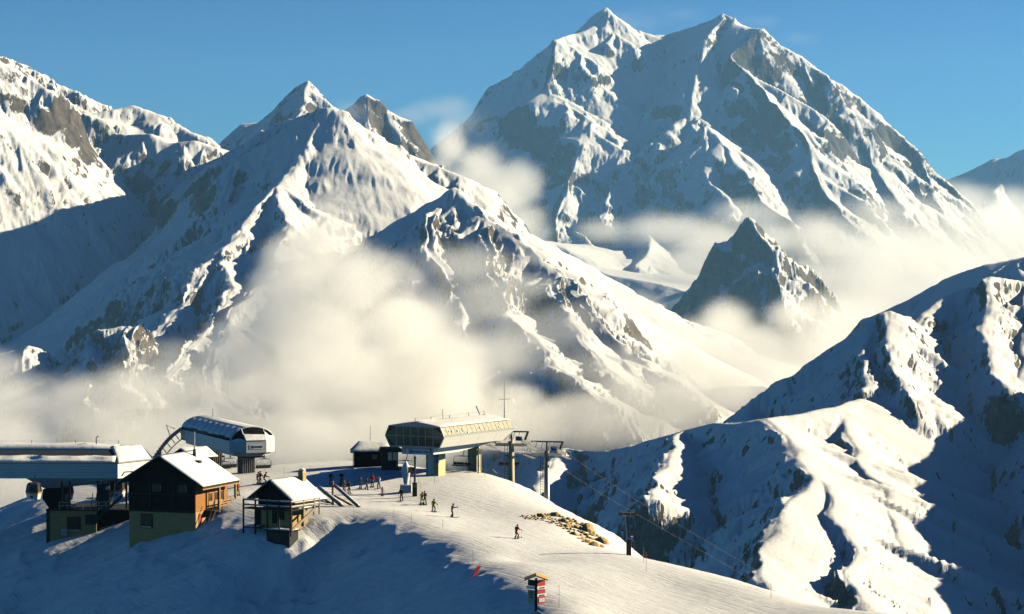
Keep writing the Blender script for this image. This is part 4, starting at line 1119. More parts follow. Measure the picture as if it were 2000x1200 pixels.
# ---- chalets
def roof_pair(t, W, y0, y1, zp, ze, th, timber, xr=None, seed=0, snow=.22):
    xr = xr or W
    MB().add([(-W, y0, ze), (0, y0, zp), (xr, y0, zp - (zp - ze) * xr / W), (-W, y1, ze), (0, y1, zp), (xr, y1, zp - (zp - ze) * xr / W),
              (-W, y0, ze - th), (0, y0, zp - th), (xr, y0, zp - (zp - ze) * xr / W - th), (-W, y1, ze - th), (0, y1, zp - th), (xr, y1, zp - (zp - ze) * xr / W - th)],
             [(0, 1, 4, 3), (1, 2, 5, 4), (6, 9, 10, 7), (7, 10, 11, 8), (0, 6, 7, 1), (1, 7, 8, 2), (3, 4, 10, 9), (4, 5, 11, 10), (0, 3, 9, 6), (2, 8, 11, 5)]).make('roof', timber, t)
    a = snow_cap(lambda u, v: (xr * u, y0 - .04 + (y1 - y0 + .08) * v, zp - (zp - ze) * xr / W * u + .005), 14, 16, snow, seed, .09)
    a.make('roof_snow', 'snow', t, True)
    snow_cap(lambda u, v: (-W * u, y0 - .04 + (y1 - y0 + .08) * v, zp - (zp - ze) * u + .005), 10, 12, snow, seed + 3, .09).make('roof_snow', 'snow', t, True)
def big_chalet():
    g = -33.4
    t = thing('chalet', 'large dark timber chalet on an ochre base with a sunlit orange porch', 'chalet', (-43.1, 297.6, g), rad(-20))
    ze, zp, zy = 7.15, 9.95, 3.05       # eave, ridge, top of the base
    hw = 4.6; D = 8.6
    MB().box(-hw, hw, 0, D, -4, zy).make('base_wall', 'yellow_wall', t)
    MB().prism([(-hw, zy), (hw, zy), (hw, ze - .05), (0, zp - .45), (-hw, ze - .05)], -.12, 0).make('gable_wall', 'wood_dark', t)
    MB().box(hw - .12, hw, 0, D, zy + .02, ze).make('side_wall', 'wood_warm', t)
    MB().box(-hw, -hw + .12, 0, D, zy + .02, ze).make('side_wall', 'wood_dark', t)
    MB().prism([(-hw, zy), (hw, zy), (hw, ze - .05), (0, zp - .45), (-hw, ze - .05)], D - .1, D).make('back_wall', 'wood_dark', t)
    MB().bar((-hw, -.15, zy), (hw, -.15, zy), .18, .25).make('sill_beam', 'beam_dark', t)
    for x in (-hw + .1, -1.6, 1.6, hw - .1): MB().box(x - .1, x + .1, -.18, -.12, zy, ze - .3 + (.6 if abs(x) < 3 else 0)).make('gable_post', 'beam_dark', t)
    MB().bar((-hw, -.17, 5.2), (hw, -.17, 5.2), .1, .2).make('gable_rail', 'beam_dark', t)
    for x in (-.7, 2.9):
        f = MB().box(x - .62, x + .62, -.16, -.125, 5.35, 6.45).make('window', 'beam_dark', t)
        for s in (-1, 1): MB().box(x + s * .31 - .27, x + s * .31 + .27, -.175, -.162, 5.42, 6.38).make('pane', 'glass', f)
        MB().box(x + .5, x + .58, -.2, -.176, 5.5, 6.3).make('curtain_edge', 'log_grey', f)
    f = MB().box(-3.0, -1.35, -.08, -.004, .85, 2.65).make('window', 'beam_dark', t)
    MB().box(-2.88, -1.47, -.1, -.083, .97, 2.53).make('pane', 'glass', f)
    MB().box(-2.85, -1.5, -.14, -.102, .97, 1.07).make('sill_snow', 'snow', f)
    roof_pair(t, hw + 1.1, -1.0, D + .3, zp, ze - .62, .22, 'beam_dark', xr=hw + 1.5, seed=31, snow=.26)
    # porch along the sunny side
    xr = hw + 1.5; zr = zp - (zp - ze + .62) * xr / (hw + 1.1) - .22
    px_ = hw + 1.3
    MB().bar((px_, -.8, zr - .06), (px_, D + .2, zr - .06), .16, .3).make('eave_beam', 'beam', t)
    for y in (3.7, 8.2): MB().box(px_ - .13, px_ + .13, y - .13, y + .13, zy - 3, zr - .2).make('porch_post', 'beam', t)
    MB().bar((hw, 1.2, ze - 1.9), (px_, 1.2, zr - .1), .16).make('brace', 'beam', t)
    MB().box(hw, px_ + .15, 2.2, D + .2, zy - .15, zy + .05).make('porch_deck', 'beam_dark', t)
    for z in (.45, .75, 1.05): MB().bar((px_, 3.7, zy + z), (px_, 8.2, zy + z), .05, .16).make('porch_rail', 'beam', t)
    for k in range(1, 4): MB().box(px_ - .05, px_ + .05, 3.7 + k * 1.1 - .06, 3.7 + k * 1.1 + .06, zy, zy + 1.1).make('baluster', 'beam', t)
    MB().bar((px_, .6, zy - 1.2), (px_, 2.6, zy + 1.2), .12).bar((px_, .6, zy - 2.2), (px_, 2.6, zy - .1), .12, .3).make('porch_stair', 'beam_dark', t)
    for k in range(3):
        y = 3.4 + k * 1.6
        d = MB().box(hw, hw + .06, y, y + 1.0, zy + .05, zy + 2.1).make('door', 'beam', t)
        for s in (.08, .55): MB().box(hw + .05, hw + .08, y + s, y + s + .36, zy + 1.05, zy + 2.0).make('pane', 'glass', d)
    MB().box(hw, hw + .06, .7, 1.5, zy - 1.6, zy - .3).make('cellar_door', 'red', t)
    # flue
    MB().tube([(1.2, 6.2, zp - 1.0), (1.2, 6.2, zp + .35)], [.3, .16], 8).make('flue_boot', 'black', t)
    MB().tube([(1.2, 6.2, zp + .3), (1.2, 6.2, zp + 2.5)], .1, 8).make('flue_pipe', 'steel', t)
    MB().box(2.0, 2.7, 4.6, 5.3, zp - 1.35, zp - .95).make('roof_hatch', 'dark', t)
    return t
big_chalet()
def small_chalet():
    c = P(517, 990, 287)
    g = c[2]
    t = thing('chalet', 'small dark log chalet on stilts with snowy roof and railed balcony', 'chalet', (c[0] + 1.0, c[1] + .9, g), rad(-30))
    zp, ze = 3.15, 1.55
    hw = 2.3; D = 4.9
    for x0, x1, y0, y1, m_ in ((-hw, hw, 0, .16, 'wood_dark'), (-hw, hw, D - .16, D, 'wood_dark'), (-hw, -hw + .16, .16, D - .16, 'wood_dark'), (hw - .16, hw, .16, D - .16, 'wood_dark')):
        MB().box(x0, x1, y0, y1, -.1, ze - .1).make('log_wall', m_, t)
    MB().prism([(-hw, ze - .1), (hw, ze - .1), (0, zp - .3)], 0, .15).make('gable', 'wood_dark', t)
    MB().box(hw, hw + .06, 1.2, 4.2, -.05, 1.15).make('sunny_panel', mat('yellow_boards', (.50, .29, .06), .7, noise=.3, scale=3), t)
    for k in range(6): MB().bar((hw + .1, 2.6 + k * .28, .15 + .3 * (k % 2)), (hw + .13, 2.9 + k * .22, 1.05), .05).make('leaning_ski', 'dark', t)
    for x in (-.75, .25): MB().box(x, x + .55, -.06, -.003, .1, 1.25).make('shutter', 'beam_dark', t)
    roof_pair(t, hw + 1.0, -.9, D + .9, zp, ze - .75, .16, 'beam_dark', xr=hw + 1.35, seed=44, snow=.34)
    MB().bar((hw + 1.25, -.9, ze - .98), (hw + 1.25, D + .9, ze - .98), .1, .14).make('eave_board', 'yellow', t)
    ch = MB().box(.5, 1.2, 4.3, 5.0, zp - .6, zp + .75).make('chimney', 'rock', t)
    MB().ball((.85, 4.65, zp + .85), .42, 8, 5, (1, 1, .45)).make('chimney_snow', 'snow', ch, True)
    # balcony
    bx0, bx1, by = -hw - 1.0, hw + 1.3, -1.6
    MB().box(bx0, bx1, by, 0, -.35, -.2).box(hw, bx1, 0, D - .5, -.35, -.2).make('balcony_floor', 'beam_dark', t)
    snow_cap(lambda u, v: (hw + .1 + (bx1 - hw - .2) * u, .2 + (D - 1.5) * v, -.2), 5, 8, .2, 3, .05).make('balcony_snow', 'snow', t, True)
    for z in (.15, .75):
        MB().bar((bx0, by, z), (bx1, by, z), .1, .14).make('balcony_rail', 'log_grey', t)
        MB().bar((bx1, by, z), (bx1, D - .6, z), .1, .14).make('balcony_rail', 'log_grey', t)
        MB().bar((bx0, by, z + .1), (bx1, by, z + .1), .11, .06).bar((bx1, by, z + .1), (bx1, D - .6, z + .1), .11, .06).make('rail_snow', 'snow', t)
    for x in (bx0, bx0 + 1.75, bx0 + 3.5, bx0 + 5.2, bx1): MB().box(x - .08, x + .08, by - .08, by + .08, -3.3, .85).make('balcony_post', 'beam_dark', t)
    for y in (1.0, 3.2, D - .6): MB().box(bx1 - .08, bx1 + .08, y - .08, y + .08, -1.2, .85).make('balcony_post', 'log_grey', t)
    # lower floor
    MB().box(-hw + .3, hw - .1, .2, D - 1, -5, -.36).make('lower_wall', 'yellow_wall', t)
    MB().box(bx0 + .5, -hw + .28, .3, 2.5, -5, -.36).make('shed_wall', 'wood_dark', t)
    d = MB().box(-.35, .35, .12, .2, -2.1, -.5).make('door', 'beam_dark', t)
    for x in (.7, 1.1): MB().box(x, x + .28, .13, .2, -1.6, -.6).make('shutter', 'wood_dark', t)
    MB().box(bx0, bx0 + 1.9, by, .4, -2.6, -2.45).make('lower_deck', 'beam_dark', t)
    MB().box(bx0 + 3.2, bx1, by - .2, .4, -2.75, -2.6).make('lower_deck', 'beam_dark', t)
    snow_cap(lambda u, v: (bx0 + 3.2 + (bx1 - bx0 - 3.2) * u, by - .2 + 1.9 * v, -2.6), 8, 4, .14, 6, .04).make('deck_snow', 'snow', t, True)
    snow_cap(lambda u, v: (bx0 + 1.9 * u, by + 1.9 * v, -2.45), 6, 4, .14, 8, .04).make('deck_snow', 'snow', t, True)
    MB().bar((bx1, by + .2, -2.6), (bx1, 3.4, -.4), .14, .3).make('stair_string', 'log_grey', t)
    MB().box(bx0 + 3.4, bx1 - .2, by, .2, -5.5, -2.76).make('stone_plinth', 'dark', t)
    MB().box(bx1 - .5, bx1 - .1, 1.2, 1.6, -2.4, -.36).make('prop', 'log_grey', t)
    return t
small_chalet()
def plain_hut(c, w, d, hz, rise, rotz, label, m_wall, over=.5, snow=.25, seed=1, cat='hut'):
    t = thing('hut', label, cat, c, rotz)
    MB().box(-w / 2, w / 2, 0, d, -2.5, hz).make('wall', m_wall, t)
    MB().prism([(-w / 2, hz), (w / 2, hz), (0, hz + rise * .86)], .02, d - .02).make('gable', m_wall, t)
    roof_pair(t, w / 2 + over, -over, d + over, hz + rise, hz - rise * over / (w / 2) * .9, .14, 'beam_dark', seed=seed, snow=snow)
    return t
def flat_hut():
    """low hut left of the glazed terminal: ridge runs across the view"""
    c = P(722, 908, 338)
    t = thing('hut', 'dark low hut with blue shaded snow roof left of the glazed terminal', 'hut', c, rad(4))
    MB().box(-2.2, 2.4, 0, 4, -1.5, 2.0).make('wall', 'wood_dark', t)
    MB().add([(-2.7, -.6, 1.85), (2.9, -.6, 1.85), (2.9, 2, 3.1), (-1.6, 2, 3.1), (2.9, 4.6, 1.85), (-2.7, 4.6, 1.85), (-2.7, -.6, 1.7), (2.9, -.6, 1.7), (2.9, 4.6, 1.7), (-2.7, 4.6, 1.7)],
             [(0, 1, 2, 3), (3, 2, 4, 5), (0, 3, 5), (1, 4, 2), (0, 6, 7, 1), (1, 7, 8, 4), (4, 8, 9, 5), (5, 9, 6, 0), (6, 9, 8, 7)]).make('roof', 'beam_dark', t)
    snow_cap(lambda u, v: (-2.7 + 5.6 * u + 1.1 * v * (1 - u), -.62 + 2.6 * v, 1.86 + 1.25 * v), 12, 6, .24, 5, .05).make('roof_snow', 'snow', t, True)
    f = MB().box(.3, 1.1, -.05, .02, .75, 1.5).make('window', 'beam_dark', t); MB().box(.36, 1.04, -.07, -.052, .8, 1.45).make('pane', 'glass_amber', f)
    MB().tube([(.1, 2, 3.1), (.1, 2, 5.3)], .035, 5).make('antenna', 'black', t)
    MB().tube([(-2.3, -.5, 1.7), (-2.3, -.5, -.5)], .05, 5).make('downpipe', 'dark', t)
    return t
flat_hut()
def booth():
    c = P(762, 914, 333)
    t = thing('operator_booth', 'dark square operator booth with a lit window under the glazed terminal', 'booth', c, rad(6))
    MB().box(-1.1, 1.1, 0, 2.2, -1, 1.0).make('lower_wall', 'dark', t)
    for x in (-1.05, -.35, .3, 1.05): MB().box(x - .06, x + .06, .02, .14, 1.0, 2.15).make('window_post', 'black', t)
    MB().box(-1.1, -.4, 0, 2.2, 1.0, 2.15).make('side_wall', 'dark', t)
    for a, b in ((-.29, .24), (.36, .99)): MB().box(a, b, .06, .09, 1.02, 2.13).make('pane', mat('clear_glass', (.55, .55, .5), .1, 0, .6), t)
    MB().box(-.4, 1.1, 2.0, 2.15, 1.0, 2.15).make('back_wall', 'sign_white', t)
    MB().prism([(-1.5, 2.15), (1.6, 2.15), (1.75, 2.45), (1.2, 2.75), (-1.3, 2.75)], -.4, 2.6).make('roof', 'dark', t)
    return t
booth()
plain_hut(P(357, 905, 328), 3.4, 4.0, 1.0, 1.0, rad(-38), 'small snow-roofed hut peeping over the large chalet roof', 'wood_dark', seed=61)

# ---- chairlift hardware
def chair(loc, rotz, label, group, w=2.9, drop=2.6):
    t = thing('lift_chair', label, 'lift chair', loc, rotz, group)
    h = w / 2
    MB().tube([(0, 0, 0), (.35, 0, -.15), (.45, 0, -.6), (.4, 0, -drop + 1.5), (.1, 0, -drop + 1.0)], .055, 7).make('hanger', 'black', t)
    MB().box(-.3, .3, -.12, .12, -.08, .16).make('grip', 'black', t)
    MB().bar((.1, -.5, -drop + 1.0), (.1, .5, -drop + 1.0), .12).make('frame_head', 'black', t)
    MB().tube([(.1, -.4, -drop + 1.0), (.1, -h + .25, -drop + .95), (.1, -h, -drop + .65), (.05, -h, -drop - .25), (-.45, -h, -drop - .3)], .035, 6).make('side_frame', 'black', t)
    MB().tube([(.1, .4, -drop + 1.0), (.1, h - .25, -drop + .95), (.1, h, -drop + .65), (.05, h, -drop - .25), (-.45, h, -drop - .3)], .035, 6).make('side_frame', 'black', t)
    MB().box(-.5, .0, -h + .05, h - .05, -drop - .36, -drop - .22).make('seat', 'black', t, bevel=.03)
    MB().box(.0, .1, -h + .05, h - .05, -drop - .2, -drop + .12).make('backrest', 'black', t, bevel=.02)
    MB().tube([(-.1, -h + .3, -drop + .5), (-.5, -h + .4, -drop + .2), (-.55, h - .4, -drop + .2), (-.1, h - .3, -drop + .5)], .02, 5).make('safety_bar', 'steel', t)
    for y in (-.6, .6): MB().tube([(-.5, y, -drop + .2), (-.6, y, -drop - .7)], .02, 5).make('foot_rest', 'steel', t)
    return t
LINE = Vector((.28, .96, 0)).normalized(); LROT = math.atan2(LINE.y, LINE.x)
def tower(loc, h, rotz, label, m_pole='concrete', r=.45):
    t = thing('lift_tower', label, 'lift tower', loc, rotz, 'chairlift towers behind the glazed terminal')
    MB().tube([(0, 0, -6), (0, 0, h)], [r * 1.1, r * .8], 14).make('pole', m_pole, t, True)
    for s in (-.2, .2): MB().tube([(-.75, .55 + s, -6), (-.75, .55 + s, h - .4)], .035, 5).make('ladder_rail', 'black', t)
    m = MB()
    for k in range(int((h + 5) / .38)): m.tube([(-.75, .33, -5.5 + k * .38), (-.75, .77, -5.5 + k * .38)], .025, 4)
    m.make('ladder_rungs', 'black', t)
    MB().bar((0, -2.3, h - .5), (0, 2.3, h - .5), .42, .42).make('crossarm', 'steel', t)
    MB().bar((0, -2.5, h + 1.35), (0, 2.4, h + 1.35), .16, .2).make('lifting_boom', 'black', t)
    MB().bar((0, 0, h - .3), (0, 0, h + 1.4), .2).make('boom_post', 'black', t)
    MB().bar((0, -1.75, h - .3), (0, -2.4, h + 1.35), .26).make('boom_strut', 'black', t)
    for y in (-1.2, -.5, .6, 1.5): MB().bar((0, y, h + 1.3), (.1, y + .35, h + .2), .045).make('hook_chain', 'black', t)
    for s in (-1, 1):
        y = 2.2 * s
        tr = MB().bar((-2.4, y, h + .15), (2.4, y, h - .75), .14, .22).make('sheave_beam', 'steel', t)
        for k in range(8):
            x = -2.2 + k * .63; z = h + .32 - .9 * (x + 2.4) / 4.8
            MB().tube([(x, y - .07, z), (x, y + .07, z)], .24, 12).make('wheel', 'steel', tr)
        MB().add([(-2.6, y + s * .25, h - .35), (2.6, y + s * .25, h - 1.3), (2.6, y + s * .8, h - 1.3), (-2.6, y + s * .8, h - .35), (-2.6, y + s * .25, h - .42), (2.6, y + s * .25, h - 1.37), (2.6, y + s * .8, h - 1.37), (-2.6, y + s * .8, h - .42)],
                 [(0, 1, 2, 3), (7, 6, 5, 4), (0, 4, 5, 1), (1, 5, 6, 2), (2, 6, 7, 3), (3, 7, 4, 0)]).make('catwalk', 'steel', t)
        m = MB()
        for k in range(6):
            x = -2.5 + k; z = h - .37 - .95 * (x + 2.6) / 5.2; m.bar((x, y + s * .78, z), (x, y + s * .78, z + 1.0), .04)
        m.bar((-2.5, y + s * .78, h + .62), (2.5, y + s * .78, h - .3), .04).make('catwalk_rail', 'steel', t)
    MB().box(-.4, -.35, -1.6, -.7, h + .1, h + .7).make('plate', 'blue', t)
    return t
def tower_at(px, py_top, Y, label, **k):
    x, y, z = P(px, py_top, Y); g = gz(x, y)
    return tower((x, y, g), z - g, LROT, label, **k), Vector((x, y, z))
_, T1 = tower_at(999, 862, 336, 'cream concrete lift tower against the right end of the glazed terminal')
_, T2 = tower_at(1068, 881, 352, 'grey steel lift tower standing apart on the brow right of the terminal', m_pole='steel')
LAT = Vector((-LINE.y, LINE.x, 0))
END = Vector(P(1226, 967, 394)); END2 = END + (END - T2) * 3.0; END2.z = END.z - 34
for i, s in enumerate((1, -1)):
    o = LAT * 2.2 * s
    st = Vector((-13 + 9.3, 322 + 16.1, -23.2)) + o
    pts = [st, T1 + o + Vector((0, 0, .35)), T2 + o + Vector((0, 0, .2)), END + (LAT * 2.2 * s + LAT * 2.2 if s > 0 else Vector((0, 0, 0))), END2 + o]
    r = MB().tube(pts, .011, 5).make('haul_rope', 'rope')
    tag(r, ('left' if s > 0 else 'right') + ' steel haul rope running from the glazed terminal over both towers', 'cable', 'chairlift haul ropes')
chair(P(1226, 967, 394), LROT, 'empty six-seat chair hanging over the padded post on the piste', 'lift chairs on the line', 3.1, 3.0)
q = T1.lerp(T2, .35) + LAT * 2.2 + Vector((0, 0, .25))
chair((q.x, q.y, q.z), LROT, 'lift chair carrying a seated rider between the two towers', 'lift chairs on the line', 3.0, 2.9)
CH_RIDER = q
MR = math.atan2(.866, .5)
x, y, z = P(903, 872, 333); chair((x, y, z), MR, 'empty lift chair under the glazed terminal between its pillars', 'lift chairs on the line', 2.9, 2.35)
x, y, z = P(792, 884, 330); chair((x, y, z), MR, 'lift chair seen between the booth and the first yellow pillar', 'lift chairs on the line', 3.2, 2.1)
SR = math.atan2(-.925, .38)
for px, py, Y, lb in ((514, 886, 341, 'empty lift chair under the white nose of the round-roofed terminal'), (448, 885, 350, 'nearer of two chairs hanging left of the round terminal pillar'), (436, 892, 353, 'lower chair behind another one left of the round terminal pillar')):
    x, y, z = P(px, py, Y); chair((x, y, z), SR + rad(8), lb, 'lift chairs at the round terminal', 2.3, 1.75)
# sheave ramp dropping away left of the round terminal
def ramp():
    a, b = Vector(P(348, 842, 364)), Vector(P(297, 897, 360))
    t = thing('sheave_ramp', 'dark curved ramp of rope wheels behind the large chalet roof', 'rope ramp', b)
    def pt(q): p = a.lerp(b, q) - b; p.z += .45 * math.sin(math.pi * q); return p
    for off in (0, 1.4):
        d = Vector((.3, off, 0))
        bm_ = MB().tube([pt(i / 10) + d for i in range(11)], .09, 6).make('ramp_beam', 'black', t)
        for k in range(14):
            p = pt(k / 13) + d + Vector((0, 0, .25)); MB().tube([p + Vector((0, -.08, 0)), p + Vector((0, .08, 0))], .26, 10).make('wheel', 'steel', bm_)
    for k in range(7):
        p = pt(k / 6); MB().bar(p + Vector((.3, 0, -.2)), p + Vector((.6, 1.4, -.9)), .1).make('ramp_strut', 'black', t)
    MB().tube([pt(i / 10) + Vector((.9, .7, -.95)) for i in range(11)], .09, 5).make('lower_chord', 'steel', t)
    MB().bar(pt(.3) + Vector((0, 0, 0)), pt(.3) + Vector((-.6, 0, 1.8)), .12).bar(pt(.3) + Vector((-.7, 0, 1.8)), pt(0) + Vector((-.5, 0, .3)), .1).make('ramp_bracket', 'steel', t)
    MB().bar(pt(.7), (pt(.7).x, pt(.7).y, -7), .4).make('ramp_leg', 'steel', t)
ramp()
# ================================================================== THINGS ON THE SNOW
def stake(px, py, h, m_, label, group, r=.025):
    x, y, z = hit(px, py)
    o = MB().tube([(0, 0, -.4), (0, 0, h)], [r, r * .7], 6).make('marker_pole', m_)
    o.location = (x, y, z); tag(o, label, 'marker pole', group); return o
# statue of snow
def statue():
    c = hit(793, 962)
    t = thing('snow_statue', 'white snow-covered statue on a square plinth in front of the lift', 'statue', c)
    MB().box(-.75, .75, -.6, .6, -.4, 1.0).make('plinth', 'white_plain', t, bevel=.05)
    prof = [(0, .30), (.35, .34), (.8, .42), (1.3, .55), (1.75, .62), (2.15, .52), (2.5, .36), (2.8, .22), (3.05, .05)]
    m = MB(); n = 14
    for z, r in prof:
        for k in range(n):
            a = 2 * math.pi * k / n; w = r * (1 + .18 * float(vnoise(np.array([k * .9]), np.array([z * 2.2]), 3)[0]))
            m.v.append((w * math.cos(a), w * .8 * math.sin(a), 1.0 + z))
    for j in range(len(prof) - 1):
        for k in range(n): m.f.append((j * n + k, j * n + (k + 1) % n, (j + 1) * n + (k + 1) % n, (j + 1) * n + k))
    m.f.append(tuple((len(prof) - 1) * n + k for k in range(n)))
    m.make('figure', 'snow', t, True)
statue()
def arrow_post():
    c = hit(810, 970)
    t = thing('sign_post', 'tall pinkish sign post with dark foot and orange disc beside the statue', 'sign post', c)
    MB().box(-.3, .3, -.12, .12, -.5, 1.75).make('foot', 'black', t)
    MB().tube([(0, -.14, 1.35), (0, -.2, 1.35)], .24, 14).make('disc', 'orange', t)
    MB().bar((0, 0, 1.6), (.03, 0, 4.9), .2, .26).make('post', mat('pink_wood', (.42, .17, .15), .7, noise=.2), t)
    MB().prism([(-.18, 4.85), (.24, 4.85), (.03, 5.35)], -.1, .1).make('pointed_cap', mat('pink_tip', (.5, .2, .17), .7), t)
    b = MB().box(-.85, -.3, -.06, 0, 3.0, 3.75).make('orange_board', 'orange', t)
    MB().bar((-.55, 0, .4), (-.55, 0, 3.0), .05).make('board_pole', 'black', t)
arrow_post()
# timbers of a log feature by the small chalet
LOGS = [((622, 952), (668, 989), .22, 'log_grey', 1.5), ((655, 950), (701, 991), .2, 'log_grey', 1.6), ((616, 966), (648, 984), .14, 'beam', .9), ((652, 968), (688, 988), .14, 'beam', .8)]
for i, (a, b, r, m_, h) in enumerate(LOGS):
    B_ = Vector(hit(b[0], b[1], 270)); A_ = Vector(P(a[0], a[1], B_.y + 4.5))
    d = (A_ - B_)
    t = thing('log', ['snow-topped grey log leaning up right next to the small chalet', 'long snow-topped log with red tip leaning by the skiers', 'short brown log low beside the small chalet eave', 'short brown log crossing below the red tipped log'][i], 'log', tuple(B_))
    MB().tube([(-.1 * d.x, -.1 * d.y, -.1 * d.z), tuple(d)], [r, r * .9], 9).make('trunk', m_, t, True)
    if i < 2: MB().tube([tuple(d * .02 + Vector((0, 0, r * .75))), tuple(d * .93 + Vector((0, 0, r * .7)))], [r * .75, r * .7], 7).make('snow_ridge', 'snow', t, True)
    if i == 1: MB().tube([tuple(d * .97), tuple(d * 1.03)], r * 1.1, 9).make('red_tip', 'red', t)
c = hit(650, 986)
o = MB().tube([(0, 0, -.5), (0, 0, 2.9)], [.16, .13], 8).make('post', 'beam'); o.location = c; tag(o, 'brown upright timber post standing among the leaning logs', 'post')
# padded post under the chair
def padded_post():
    c = hit(1228, 1085)
    t = thing('padded_post', 'leaning snow-plastered post with dark padded foot on the piste edge', 'post', c)
    MB().box(-.28, .28, -.25, .25, -.6, 1.75).make('pad', 'black', t, bevel=.05)
    MB().bar((-.02, 0, 1.6), (-.28, 0, 4.35), .26).make('post', mat('red_brown_post', (.30, .10, .06), .7, noise=.3), t)
    MB().bar((-.16, -.1, 1.7), (-.42, -.1, 4.4), .16).make('plastered_snow', 'snow', t)
    MB().box(.2, .5, -.2, .2, 1.5, 2.1).make('side_box', 'sign_white', t)
    MB().ball((.0, 0, 1.85), .3, 8, 5, (1, .8, .5)).make('snow_lump', 'snow', t, True)
    for s in (-.45, .6): MB().tube([(s, .1, -.3), (s, .1, 1.6)], .02, 5).make('guard_stake', 'orange', t)
padded_post()
# piste sign with boards
def piste_sign():
    x, y, z = P(1047, 1200, 238); g = gz(x, y)
    t = thing('piste_sign', 'wooden piste sign with gabled roof and red and white boards', 'sign', (x, y, z), rad(0))
    MB().box(-.13, .13, -.13, .13, min(g - z, 0) - 1.2, 3.55).make('post', 'beam_dark', t)
    def q(a, u): return Vector((math.cos(a) * u, math.sin(a) * u, 0))
    al, ar = rad(150 + 62), rad(-62 + 28)
    ri, le = rad(40), rad(134)
    def board(nm, ang, u0, u1, z0, z1, m_, off=0):
        a, b = q(ang, u0), q(ang, u1); n = Vector((-math.sin(ang), math.cos(ang), 0)); n = n if n.y < 0 else -n
        v = [a + n * (off), b + n * (off), b + n * (off + .05), a + n * (off + .05)]
        return MB().prism_z([(p.x, p.y) for p in v], z0, z1).make(nm, m_, t)
    boards = [('red', 2.75, 3.35), ('red', 2.0, 2.4), ('red', 1.0, 1.72)]
    for m_, a, b in boards: board('red_board', ri, .15, 1.15, a, b, m_)
    for a, b in ((2.45, 2.72), (1.75, 1.96)):
        o = board('arrow_plate', ri, .05, 1.3, a, b, 'sign_white', .06)
    for u in (.35, .6, .85):
        board('arrow_mark', ri, u, u + .16, 1.15, 1.55, 'sign_white', .055)
        board('plate_mark', ri, u, u + .14, 2.54, 2.63, 'black', .115)
        board('plate_mark', ri, u, u + .12, 1.81, 1.90, 'black', .115)
    board('left_board', le, .15, 1.1, 2.75, 3.35, 'dark')
    board('left_board', le, .15, 1.1, 1.0, 2.35, mat('dull_board', (.42, .40, .30), .7))
    for a in (2.45,): board('left_plate', le, .1, 1.25, a, a + .27, 'sign_white', .06)
    for k, zz in enumerate((2.1, 1.85, 1.6)):
        board('pictogram', le, .45, .8, zz - .06, zz + .1, 'black', .055)
    board('route_disc', le, 1.0, 1.25, 1.85, 2.1, 'sign_white', .06)
    for s in (-1, 1):
        MB().add([(0, -1.0, 3.98), (s * 1.15, -1.0, 3.55), (s * 1.15, .9, 3.55), (0, .9, 3.98), (0, -1.0, 3.86), (s * 1.15, -1.0, 3.43), (s * 1.15, .9, 3.43), (0, .9, 3.86)],
                 [(0, 1, 2, 3), (7, 6, 5, 4), (0, 4, 5, 1), (1, 5, 6, 2), (2, 6, 7, 3), (3, 7, 4, 0)]).make('roof_board', 'yellow', t)
    return t
piste_sign()
def sign_kiosk():
    x, y, z = P(1050, 1212, 233)
    t = thing('kiosk_roof', 'dark little snow-edged shelter roof below the piste sign', 'shelter', (x, y, z))
    for s in (-1, 1):
        MB().add([(0, -.5, .95), (s * 1.0, -.5, .35), (s * 1.0, .5, .35), (0, .5, .95), (0, -.5, .87), (s * 1.0, -.5, .27), (s * 1.0, .5, .27), (0, .5, .87)],
                 [(0, 1, 2, 3), (7, 6, 5, 4), (0, 4, 5, 1), (1, 5, 6, 2), (2, 6, 7, 3), (3, 7, 4, 0)]).make('roof_board', 'black', t)
        MB().bar((0, -.52, 1.0), (s * 1.02, -.52, .39), .07).make('snow_edge', 'snow', t)
    MB().box(-.7, .7, -.1, .1, -1.5, .4).make('back_board', 'dark', t)
sign_kiosk()
# red padded barrier in the snow notch
def barrier():
    c = hit(926, 1126)
    t = thing('barrier', 'curved dark red barrier sheet stuck in the snow lip', 'barrier', c, rad(-35))
    m = MB(); n = 8
    for i in range(n + 1):
        q_ = i / n; x = -.1 + q_ * .75; z = -.3 + 1.35 * q_ ** .8
        for y in (-.35, .35): m.v += [(x, y, z), (x + .06, y, z)]
    for i in range(n):
        a = i * 4
        m.f += [(a, a + 2, a + 6, a + 4), (a + 1, a + 5, a + 7, a + 3), (a, a + 4, a + 5, a + 1), (a + 2, a + 3, a + 7, a + 6)]
    m.f += [(0, 1, 3, 2), (n * 4, n * 4 + 2, n * 4 + 3, n * 4 + 1)]
    m.make('sheet', mat('dark_red_sheet', (.30, .02, .02), .55), t)
barrier()
for px, py, h, m_ in ((865, 1030, .9, 'rope'), (768, 1012, 1.0, 'rope'), (804, 1022, 1.0, 'rope'), (691, 1008, 1.0, 'rope'), (924, 1104, 1.6, 'rope')):
    stake(px, py, h, m_, 'thin grey marker stake along the crest between shade and piste', 'thin stakes along the shaded crest')
for px, py, h in ((1092, 1188, 2.2), (1262, 1116, 2.0), (1257, 1098, 1.6), (1506, 1168, 1.6)):
    stake(px, py, h, 'orange', 'thin orange bamboo pole on the lower piste', 'bamboo poles on the lower piste')
for px, py in ((818, 946), (822, 962), (849, 944), (874, 925), (947, 932), (555, 930), (530, 918), (605, 928)):
    stake(px, py, 1.2, 'rope', 'slim dark stake on the snow near the lifts', 'slim stakes near the lifts')
